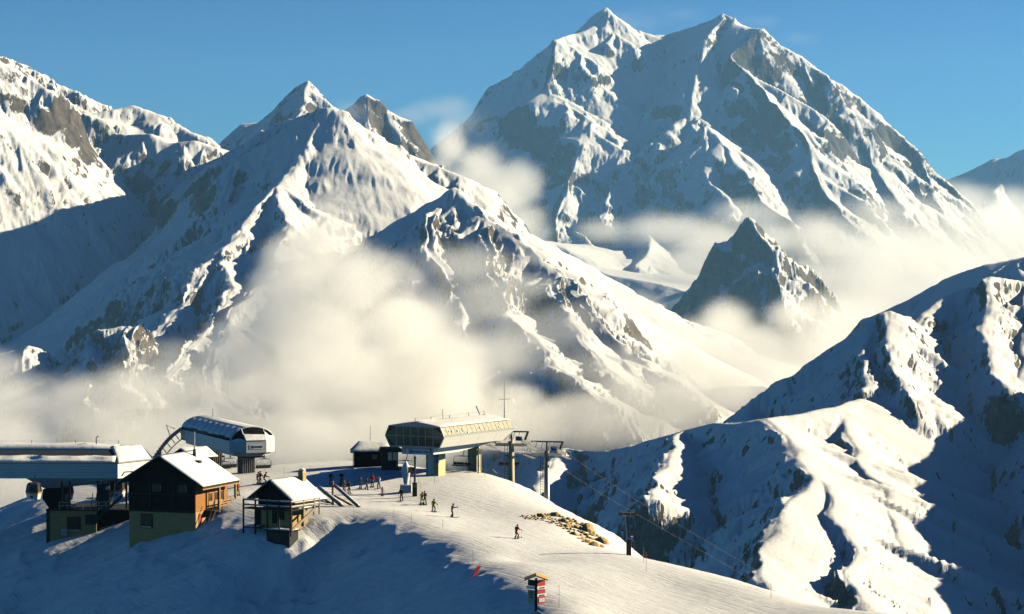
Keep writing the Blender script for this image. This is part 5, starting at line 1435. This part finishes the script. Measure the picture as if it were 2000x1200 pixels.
# rope fence on the skyline by the terminal
fx = [(872, 928), (915, 922), (964, 915), (980, 928)]
posts = []
for i, (px, py) in enumerate(((872, 927), (912, 925), (962, 927), (981, 932))):
    x, y, z = P(px, py, 337); z = gz(x, y); posts.append((x, y, z))
t = thing('rope_fence', 'snowy rope strung on thin stakes at the skyline under the glazed terminal', 'rope fence', posts[0])
p0 = Vector(posts[0])
for p in posts: MB().tube([Vector(p) - p0, Vector(p) - p0 + Vector((0, 0, 1.0))], .025, 5).make('fence_stake', 'orange', t)
pp = []
for a, b in zip(posts[:-1], posts[1:]):
    for k in range(6):
        q_ = k / 6; v = Vector(a).lerp(Vector(b), q_) - p0; v.z += .95 - .35 * math.sin(math.pi * q_); pp.append(v)
MB().tube(pp, .035, 5).make('rope', 'sign_white', t)
# boulder wall
rng = random.Random(12)
stone_meshes = []
for k in range(7):
    bm = bmesh.new(); bmesh.ops.create_icosphere(bm, subdivisions=2, radius=1.0)
    cuts = [(Vector((rng.uniform(-1, 1), rng.uniform(-1, 1), rng.uniform(-.6, 1))).normalized(), rng.uniform(.55, .85)) for _ in range(6)]
    for v in bm.verts:
        for n_, d_ in cuts:
            e_ = v.co.dot(n_) - d_
            if e_ > 0: v.co -= n_ * e_
        v.co *= rng.uniform(.95, 1.05); v.co.y *= .85
    me = bpy.data.meshes.new('boulder'); bm.to_mesh(me); bm.free(); me.materials.append(K['rock']); stone_meshes.append(me)
band_top = [(1012, 1010), (1040, 1006), (1070, 1005), (1095, 1010), (1120, 1016), (1145, 1030), (1165, 1045), (1177, 1066)]
band_bot = [(1018, 1014), (1045, 1016), (1075, 1024), (1096, 1030), (1112, 1042), (1130, 1056), (1152, 1066), (1174, 1074)]
def along(L, q):
    k = q * (len(L) - 1); i = min(int(k), len(L) - 2); f = k - i
    return L[i][0] + (L[i + 1][0] - L[i][0]) * f, L[i][1] + (L[i + 1][1] - L[i][1]) * f
placed = []
for _ in range(2600):
    q_ = rng.random() ** .5; s_ = rng.random()
    a, b = along(band_top, q_), along(band_bot, q_)
    px, py = a[0] + (b[0] - a[0]) * s_, a[1] + (b[1] - a[1]) * s_
    r = (.26 + .6 * rng.random() ** 2) * (.45 + 1.0 * q_)
    if any((px - p[0]) ** 2 + (py - p[1]) ** 2 < ((r + p[2]) * 7.2) ** 2 for p in placed): continue
    if len(placed) >= 170: break
    placed.append((px, py, r))
for px, py, r in placed:
    x, y, z = hit(px, py, 255, 330)
    o = bpy.data.objects.new('boulder', rng.choice(stone_meshes)); COL.objects.link(o)
    o.location = (x, y, z - r * .12); o.scale = (r * rng.uniform(.9, 1.35), r, r * rng.uniform(.8, 1.1)); o.rotation_euler = (rng.uniform(-.5, .5), rng.uniform(-.5, .5), rng.uniform(0, 6))
    tag(o, 'tan angular boulder half sunk in the snowy embankment below the towers', 'boulder', 'tan boulders in the snow embankment')

# small dark conifers on the shaded ridge across the valley
def near_z(x, y):
    r = np.interp(y, NEAR.Yv, np.arange(len(NEAR.Yv))); c_ = (x / y - NEAR.u[0]) / (NEAR.u[1] - NEAR.u[0])
    return float(bilerp(NEAR.H, np.array([r]), np.array([c_]))[0])
def near_hit(px, py):
    for Y in np.arange(1250, 2600, 8.0):
        x, y, z = P(px, py, Y)
        if z <= near_z(x, y): return (x, y, near_z(x, y))
    return None
K['needles'] = mat('dark_needles', (.02, .035, .022), .9, noise=.4, scale=.5)
rt = random.Random(5)
def conifer(h, sd):
    r_ = random.Random(sd); t = thing('pine_tree', 'small dark conifer on the shaded slope across the valley', 'tree', (0, 0, 0), 0, 'small conifers across the valley')
    MB().tube([(0, 0, -1), (0, 0, h * .95)], [h * .03, .03], 5).make('trunk', 'beam_dark', t)
    m = MB()
    for k in range(46):
        q = k / 46; z = h * (.12 + .86 * q); R = h * .24 * (1 - q) * r_.uniform(.7, 1.2) + .1; a = r_.random() * 6.3
        c_, s_ = math.cos(a), math.sin(a); w = R * .45
        m.add([(0, 0, z + R * .25), (c_ * R - s_ * w, s_ * R + c_ * w, z - R * .35), (c_ * R * 1.1, s_ * R * 1.1, z - R * .2), (c_ * R + s_ * w, s_ * R - c_ * w, z - R * .35)], [(0, 1, 2), (0, 2, 3)])
    m.make('crown', 'needles', t)
    return t
protos = [conifer(7.5, 1), conifer(6.0, 2), conifer(9.0, 3)]
spots = [(1275, 1062), (1284, 1070), (1291, 1060), (1299, 1072), (1306, 1064), (1313, 1076), (1322, 1068), (1330, 1084), (1268, 1052), (1340, 1066), (1249, 1024), (1352, 1092), (1232, 1008), (1365, 1078), (1415, 1040), (1436, 1062), (1390, 1006), (1456, 1098), (1308, 1040), (1352, 1030)]
for i, (px, py) in enumerate(spots):
    h_ = near_hit(px, py)
    if h_ is None: continue
    o = protos[i] if i < 3 else copy_tree(protos[i % 3])
    s_ = rt.uniform(.6, 1.05); o.location = h_; o.scale = (s_, s_, s_ * rt.uniform(.85, 1.1)); o.rotation_euler = (0, 0, rt.random() * 6)
# ================================================================== PEOPLE
def skin_mesh(name, verts, edges, radii, root=0, sub=1):
    me = bpy.data.meshes.new('skeleton'); me.from_pydata(verts, edges, [])
    o = bpy.data.objects.new('skeleton', me); COL.objects.link(o)
    o.modifiers.new('skin', 'SKIN')
    sv = me.skin_vertices[0].data
    for i, r in enumerate(radii):
        r = r if isinstance(r, tuple) else (r, r)
        sv[i].radius = r; sv[i].use_root = (i == root)
    sd = o.modifiers.new('sub', 'SUBSURF'); sd.levels = sub
    dg = bpy.context.evaluated_depsgraph_get(); dg.update()
    out = bpy.data.meshes.new_from_object(o.evaluated_get(dg), preserve_all_data_layers=False, depsgraph=dg)
    out.name = name
    bpy.data.objects.remove(o); bpy.data.meshes.remove(me)
    out.polygons.foreach_set('use_smooth', np.ones(len(out.polygons), bool))
    return out
def rig(pose):
    """joints, metres, facing -y"""
    J = {}
    lean, knee, sit = pose.get('lean', .03), pose.get('knee', .03), pose.get('sit', 0)
    hipz = .92 - knee * .9
    J['hip'] = (0, pose.get('hipy', knee * .5), hipz)
    J['waist'] = (0, J['hip'][1] - lean * .3, hipz + .17)
    J['chest'] = (0, J['hip'][1] - lean * 1.0, hipz + .42)
    J['neck'] = (0, J['hip'][1] - lean * 1.3, hipz + .56)
    J['head'] = (pose.get('turn', 0) * .02, J['hip'][1] - lean * 1.45 - .015, hipz + .68)
    J['crown'] = (pose.get('turn', 0) * .02, J['hip'][1] - lean * 1.5, hipz + .80)
    for s, nm in ((-1, 'L'), (1, 'R')):
        st = pose.get('stance', .13); fy = pose.get('step', 0) * s
        J['thigh' + nm] = (s * .10, J['hip'][1], hipz - .06)
        if sit:
            J['knee' + nm] = (s * .12, J['hip'][1] - .44, hipz - .05)
            J['foot' + nm] = (s * .12, J['hip'][1] - .50, hipz - .48); J['toe' + nm] = (s * .12, J['hip'][1] - .68, hipz - .52)
        else:
            J['knee' + nm] = (s * (st * .9), -.03 - knee * 1.1 + fy * .5, hipz * .53)
            J['foot' + nm] = (s * st, .03 + fy, .10); J['toe' + nm] = (s * (st + .03), -.14 + fy, .06)
        ax, ay, az = pose.get('arm' + nm, (.24, -.06, -.28)), None, None
        c = J['chest']; J['sh' + nm] = (s * .19, c[1] + .01, c[2] + .07)
        J['elb' + nm] = (s * ax[0], c[1] + ax[1] * .4, c[2] - .17 if ax[2] < 0 else c[2] + .02)
        J['hand' + nm] = (s * (ax[0] + pose.get('out', .06)), c[1] + ax[1] * 3.2 - .05, c[2] + ax[2] * 1.35)
    return J
def person_template(pose):
    J = rig(pose)
    def sk(names, edges, radii, root=0, name='body', extra=()):
        idx = {n: i for i, n in enumerate(names)}
        v = [J[n] if isinstance(n, str) and n in J else n for n in names]
        return skin_mesh(name, v, [(idx[a], idx[b]) for a, b in edges], radii, root)
    parts = {}
    # body: one continuous figure down to five-fingered hands
    names = ['hip', 'waist', 'chest', 'neck', 'head', 'crown']; edges = list(zip(names[:-1], names[1:])); rad_ = [(.13, .09), (.12, .085), (.15, .10), .055, (.085, .095), .06]
    for s in ('L', 'R'):
        ch = ['thigh' + s, 'knee' + s, 'foot' + s, 'toe' + s]; names += ch; rad_ += [.08, .055, .045, .04]; edges += [('hip', ch[0])] + list(zip(ch[:-1], ch[1:]))
        ch = ['sh' + s, 'elb' + s, 'hand' + s]; names += ch; rad_ += [.06, .04, .032]; edges += [('chest', ch[0])] + list(zip(ch[:-1], ch[1:]))
        h = Vector(J['hand' + s]); sg = -1 if s == 'L' else 1
        palm = h + Vector((0, -.05, -.05)); J['palm' + s] = tuple(palm); names.append('palm' + s); rad_.append((.035, .02)); edges.append(('hand' + s, 'palm' + s))
    parts['body'] = sk(names, edges, rad_)
    # jacket with sleeves and gloves with fingers
    names = ['waistlow', 'waist', 'chest', 'neck']; J['waistlow'] = (0, J['hip'][1], J['hip'][2] - .06)
    edges = list(zip(names[:-1], names[1:])); rad_ = [(.185, .135), (.165, .125), (.20, .135), .085]
    for s in ('L', 'R'):
        names += ['sh' + s, 'elb' + s, 'hand' + s]; rad_ += [.095, .07, .052]; edges += [('chest', 'sh' + s), ('sh' + s, 'elb' + s), ('elb' + s, 'hand' + s)]
    parts['jacket'] = sk(names, edges, rad_, name='jacket')
    names = ['waistlow', 'hip']; edges = [('waistlow', 'hip')]; rad_ = [(.165, .125), (.15, .12)]
    for s in ('L', 'R'):
        names += ['thigh' + s, 'knee' + s, 'foot' + s]; rad_ += [.11, .082, .078]; edges += [('waistlow', 'thigh' + s), ('thigh' + s, 'knee' + s), ('knee' + s, 'foot' + s)]
    parts['trousers'] = sk(names, edges, rad_, name='trousers')
    m = MB()
    h = Vector(J['head'])
    m.ball((h.x, h.y + .005, h.z + .045), .128, 12, 8, (.95, 1.08, .9)); parts['helmet'] = m.make('helmet', 'black', None, True)
    g = MB().box(h.x - .075, h.x + .075, h.y - .125, h.y - .085, h.z - .02, h.z + .05); parts['goggles'] = g.make('goggles', 'black', None)
    for s in ('L', 'R'):
        f, t_ = Vector(J['foot' + s]), Vector(J['toe' + s])
        b = MB().tube([f + Vector((0, .04, .16)), f + Vector((0, .02, -.04))], [.07, .075], 8).tube([f + Vector((0, .07, -.05)), t_], [.07, .055], 8)
        parts['boot' + s] = b.make('boot', 'black', None, True)
        h = Vector(J['hand' + s]); sg = -1 if s == 'L' else 1
        gl = MB().tube([h, h + Vector((0, -.06, -.05))], [.05, .045], 7)
        for k in range(4):
            q = h + Vector((-.036 + k * .024, -.06, -.05)); L_ = (.034, .04, .038, .03)[k]
            gl.tube([q, q + Vector((0, -L_, -.01)), q + Vector((0, -L_ - .005, -.045)), q + Vector((0, -L_ + .03, -.06))], [.015, .014, .013, .011], 5)
        q = h + Vector((-sg * .04, -.03, -.03)); gl.tube([q, q + Vector((-sg * .025, -.035, -.02)), q + Vector((-sg * .01, -.06, -.04))], [.016, .014, .011], 5)
        parts['glove' + s] = gl.make('glove', 'black', None, True)
        if pose.get('skis', True):
            y0 = J['foot' + s][1]; x = J['foot' + s][0]; zz = J['foot' + s][2] - .085
            sk_ = MB(); st = [(-.95, .13), (-.85, .035), (-.7, .012), (.6, .012), (.72, .03)]
            for (ya, za), (yb, zb_) in zip(st[:-1], st[1:]):
                sk_.add([(x - .05, y0 + ya, zz + za - .012), (x + .05, y0 + ya, zz + za - .012), (x + .05, y0 + yb, zz + zb_ - .012), (x - .05, y0 + yb, zz + zb_ - .012), (x - .05, y0 + ya, zz + za + .012), (x + .05, y0 + ya, zz + za + .012), (x + .05, y0 + yb, zz + zb_ + .012), (x - .05, y0 + yb, zz + zb_ + .012)],
                        [(3, 2, 1, 0), (4, 5, 6, 7), (0, 1, 5, 4), (1, 2, 6, 5), (2, 3, 7, 6), (3, 0, 4, 7)])
            sk_.box(x - .035, x + .035, y0 - .2, y0 + .16, zz + .012, zz + .04)
            parts['ski' + s] = sk_.make('ski', 'dark', None)
        if pose.get('poles', True):
            hb = h + Vector((0, -.07, -.07))
            tip = Vector((h.x + sg * .06, h.y + pose.get('poley', .12), .0))
            parts['pole' + s] = MB().tube([hb + Vector((0, 0, .07)), hb, tip], [.018, .011, .008], 5).make('ski_pole', 'steel', None)
    return parts
POSES = {
 'stand': dict(),
 'rest': dict(lean=.10, knee=.05, armL=(.23, -.10, -.24), armR=(.23, -.10, -.24), stance=.15),
 'ski': dict(lean=.20, knee=.15, hipy=.10, armL=(.27, -.12, -.17), armR=(.27, -.12, -.17), stance=.16, poley=.35),
 'push': dict(lean=.12, knee=.07, step=.12, armL=(.25, .02, -.28), armR=(.26, -.14, -.02), stance=.12),
 'walk': dict(lean=.07, knee=.04, step=.2, armL=(.22, -.07, -.3), armR=(.22, .05, -.3), skis=False, poles=False),
 'sit': dict(lean=.02, knee=.0, sit=1, skis=False, poles=False, armL=(.2, -.1, -.25), armR=(.2, -.1, -.25)),
}
TEMPL = {k: person_template(v) for k, v in POSES.items()}
_cloth = {}
def cloth(rgb):
    if rgb not in _cloth: _cloth[rgb] = mat('cloth', rgb, .8, bump=.02, scale=9)
    return _cloth[rgb]
BLK, NAVY, RED, DKRED, TEAL, WHITE, YEL, LIME, BROWN, GREY, ORG, GRN = (.012, .012, .014), (.012, .016, .035), (.42, .02, .015), (.25, .015, .02), (.02, .17, .14), (.7, .68, .66), (.75, .42, .02), (.42, .46, .03), (.06, .035, .025), (.10, .10, .11), (.6, .10, .03), (.02, .10, .05)
_slots = {}
def person(kind, loc, rotz, label, jacket, trousers, helmet=BLK, scale=1.0, group=None, skicol=BLK):
    T = TEMPL[kind]
    def inst(key, src, name, parent, col):
        me = src.data if hasattr(src, 'data') else src
        o = bpy.data.objects.new(name, me); COL.objects.link(o)
        if parent is not None: o.parent = parent
        if not me.materials: me.materials.append(K['skin'])
        if col is not None:
            o.material_slots[0].link = 'OBJECT'; o.material_slots[0].material = cloth(col)
        return o
    b = inst('body', T['body'], 'person', None, None)
    b.location = loc; b.rotation_euler = (0, 0, rotz); b.scale = (scale,) * 3
    tag(b, label, 'person', group)
    inst('jacket', T['jacket'], 'jacket', b, jacket); inst('trousers', T['trousers'], 'trousers', b, trousers)
    inst('helmet', T['helmet'], 'helmet', b, helmet); inst('goggles', T['goggles'], 'goggles', b, None)
    for k in T:
        base = k.rstrip('LR')
        if base in ('boot', 'glove', 'ski', 'pole'):
            inst(k, T[k], {'pole': 'ski_pole'}.get(base, base), b, skicol if base == 'ski' else None)
    return b
def skier(kind, px, py, rot, label, j, t_, h=BLK, s=1.0, ski=BLK):
    c = hit(px, py)
    return person(kind, (c[0], c[1], c[2] + .0), rad(rot), label, j, t_, h, s, 'skiers on the snow', ski)
skier('rest', 465, 968, 200, 'skier in orange-red jacket and teal trousers standing by the chalet porch', ORG, TEAL)
skier('push', 503, 947, 60, 'dark-clad skier stretching an arm out behind the small chalet roof', BLK, BLK)
skier('stand', 508, 946, 150, 'skier in dark red jacket close behind the small chalet roof', DKRED, NAVY)
skier('ski', 517, 946, 110, 'dark skier half hidden by the small chalet ridge', BLK, GREY)
skier('rest', 646, 947, 20, 'skier in black jacket and red trousers near the tall timber post', BLK, RED, WHITE)
skier('push', 667, 947, 200, 'skier in navy jacket and green trousers with pale helmet', NAVY, GRN, WHITE)
skier('stand', 672, 962, 30, 'brown-clad skier standing left of a dark one by the logs', BROWN, BROWN)
skier('rest', 682, 965, -30, 'dark skier with skis showing right of the brown-clad one', BLK, BLK)
skier('stand', 704, 956, 40, 'all black skier at the left of the queue on the flat', BLK, BLK)
skier('walk', 716, 957, 80, 'black-clad person turned sideways beside a skier in red', BLK, BLK)
skier('stand', 727, 952, 10, 'skier in bright red jacket and black trousers in the queue', RED, BLK)
skier('push', 740, 955, -20, 'skier in pale grey jacket with raised pole at the right of the queue', WHITE, BLK)
skier('stand', 747, 969, 15, 'small child skier in white and pink jacket', (.7, .5, .48), DKRED, RED, .68)
skier('rest', 784, 979, -10, 'lone black-clad skier just left of the statue plinth', BLK, BLK)
skier('ski', 824, 986, 20, 'skier in bright yellow jacket and white trousers', YEL, WHITE)
skier('rest', 830, 986, 200, 'dark skier right behind the one in the yellow jacket', BLK, BLK)
skier('ski', 847, 1000, 15, 'skier in lime green jacket going down the piste', LIME, BLK)
skier('push', 883, 1011, 70, 'black silhouetted skier holding a pole forward on the piste', BLK, BLK)
skier('ski', 1009, 1053, 150, 'lone skier in dark red jacket far out on the bright piste', RED, BLK, DKRED)
# rider on the chair
t_ = LROT + rad(90)
d_ = Vector((math.cos(LROT), math.sin(LROT), 0))
seat = CH_RIDER - Vector((0, 0, 2.9 + .22 + .86)) - d_ * .25 + Vector((-LINE.y, LINE.x, 0)) * -.35
person('sit', tuple(seat), LROT - rad(90) + rad(180), 'dark-clad rider sitting on the lift chair between the towers', BLK, BLK, WHITE, 1.0, None)
# the templates' own parts made as objects are not needed any more
for T in TEMPL.values():
    for v in T.values():
        if isinstance(v, bpy.types.Object): bpy.data.objects.remove(v)
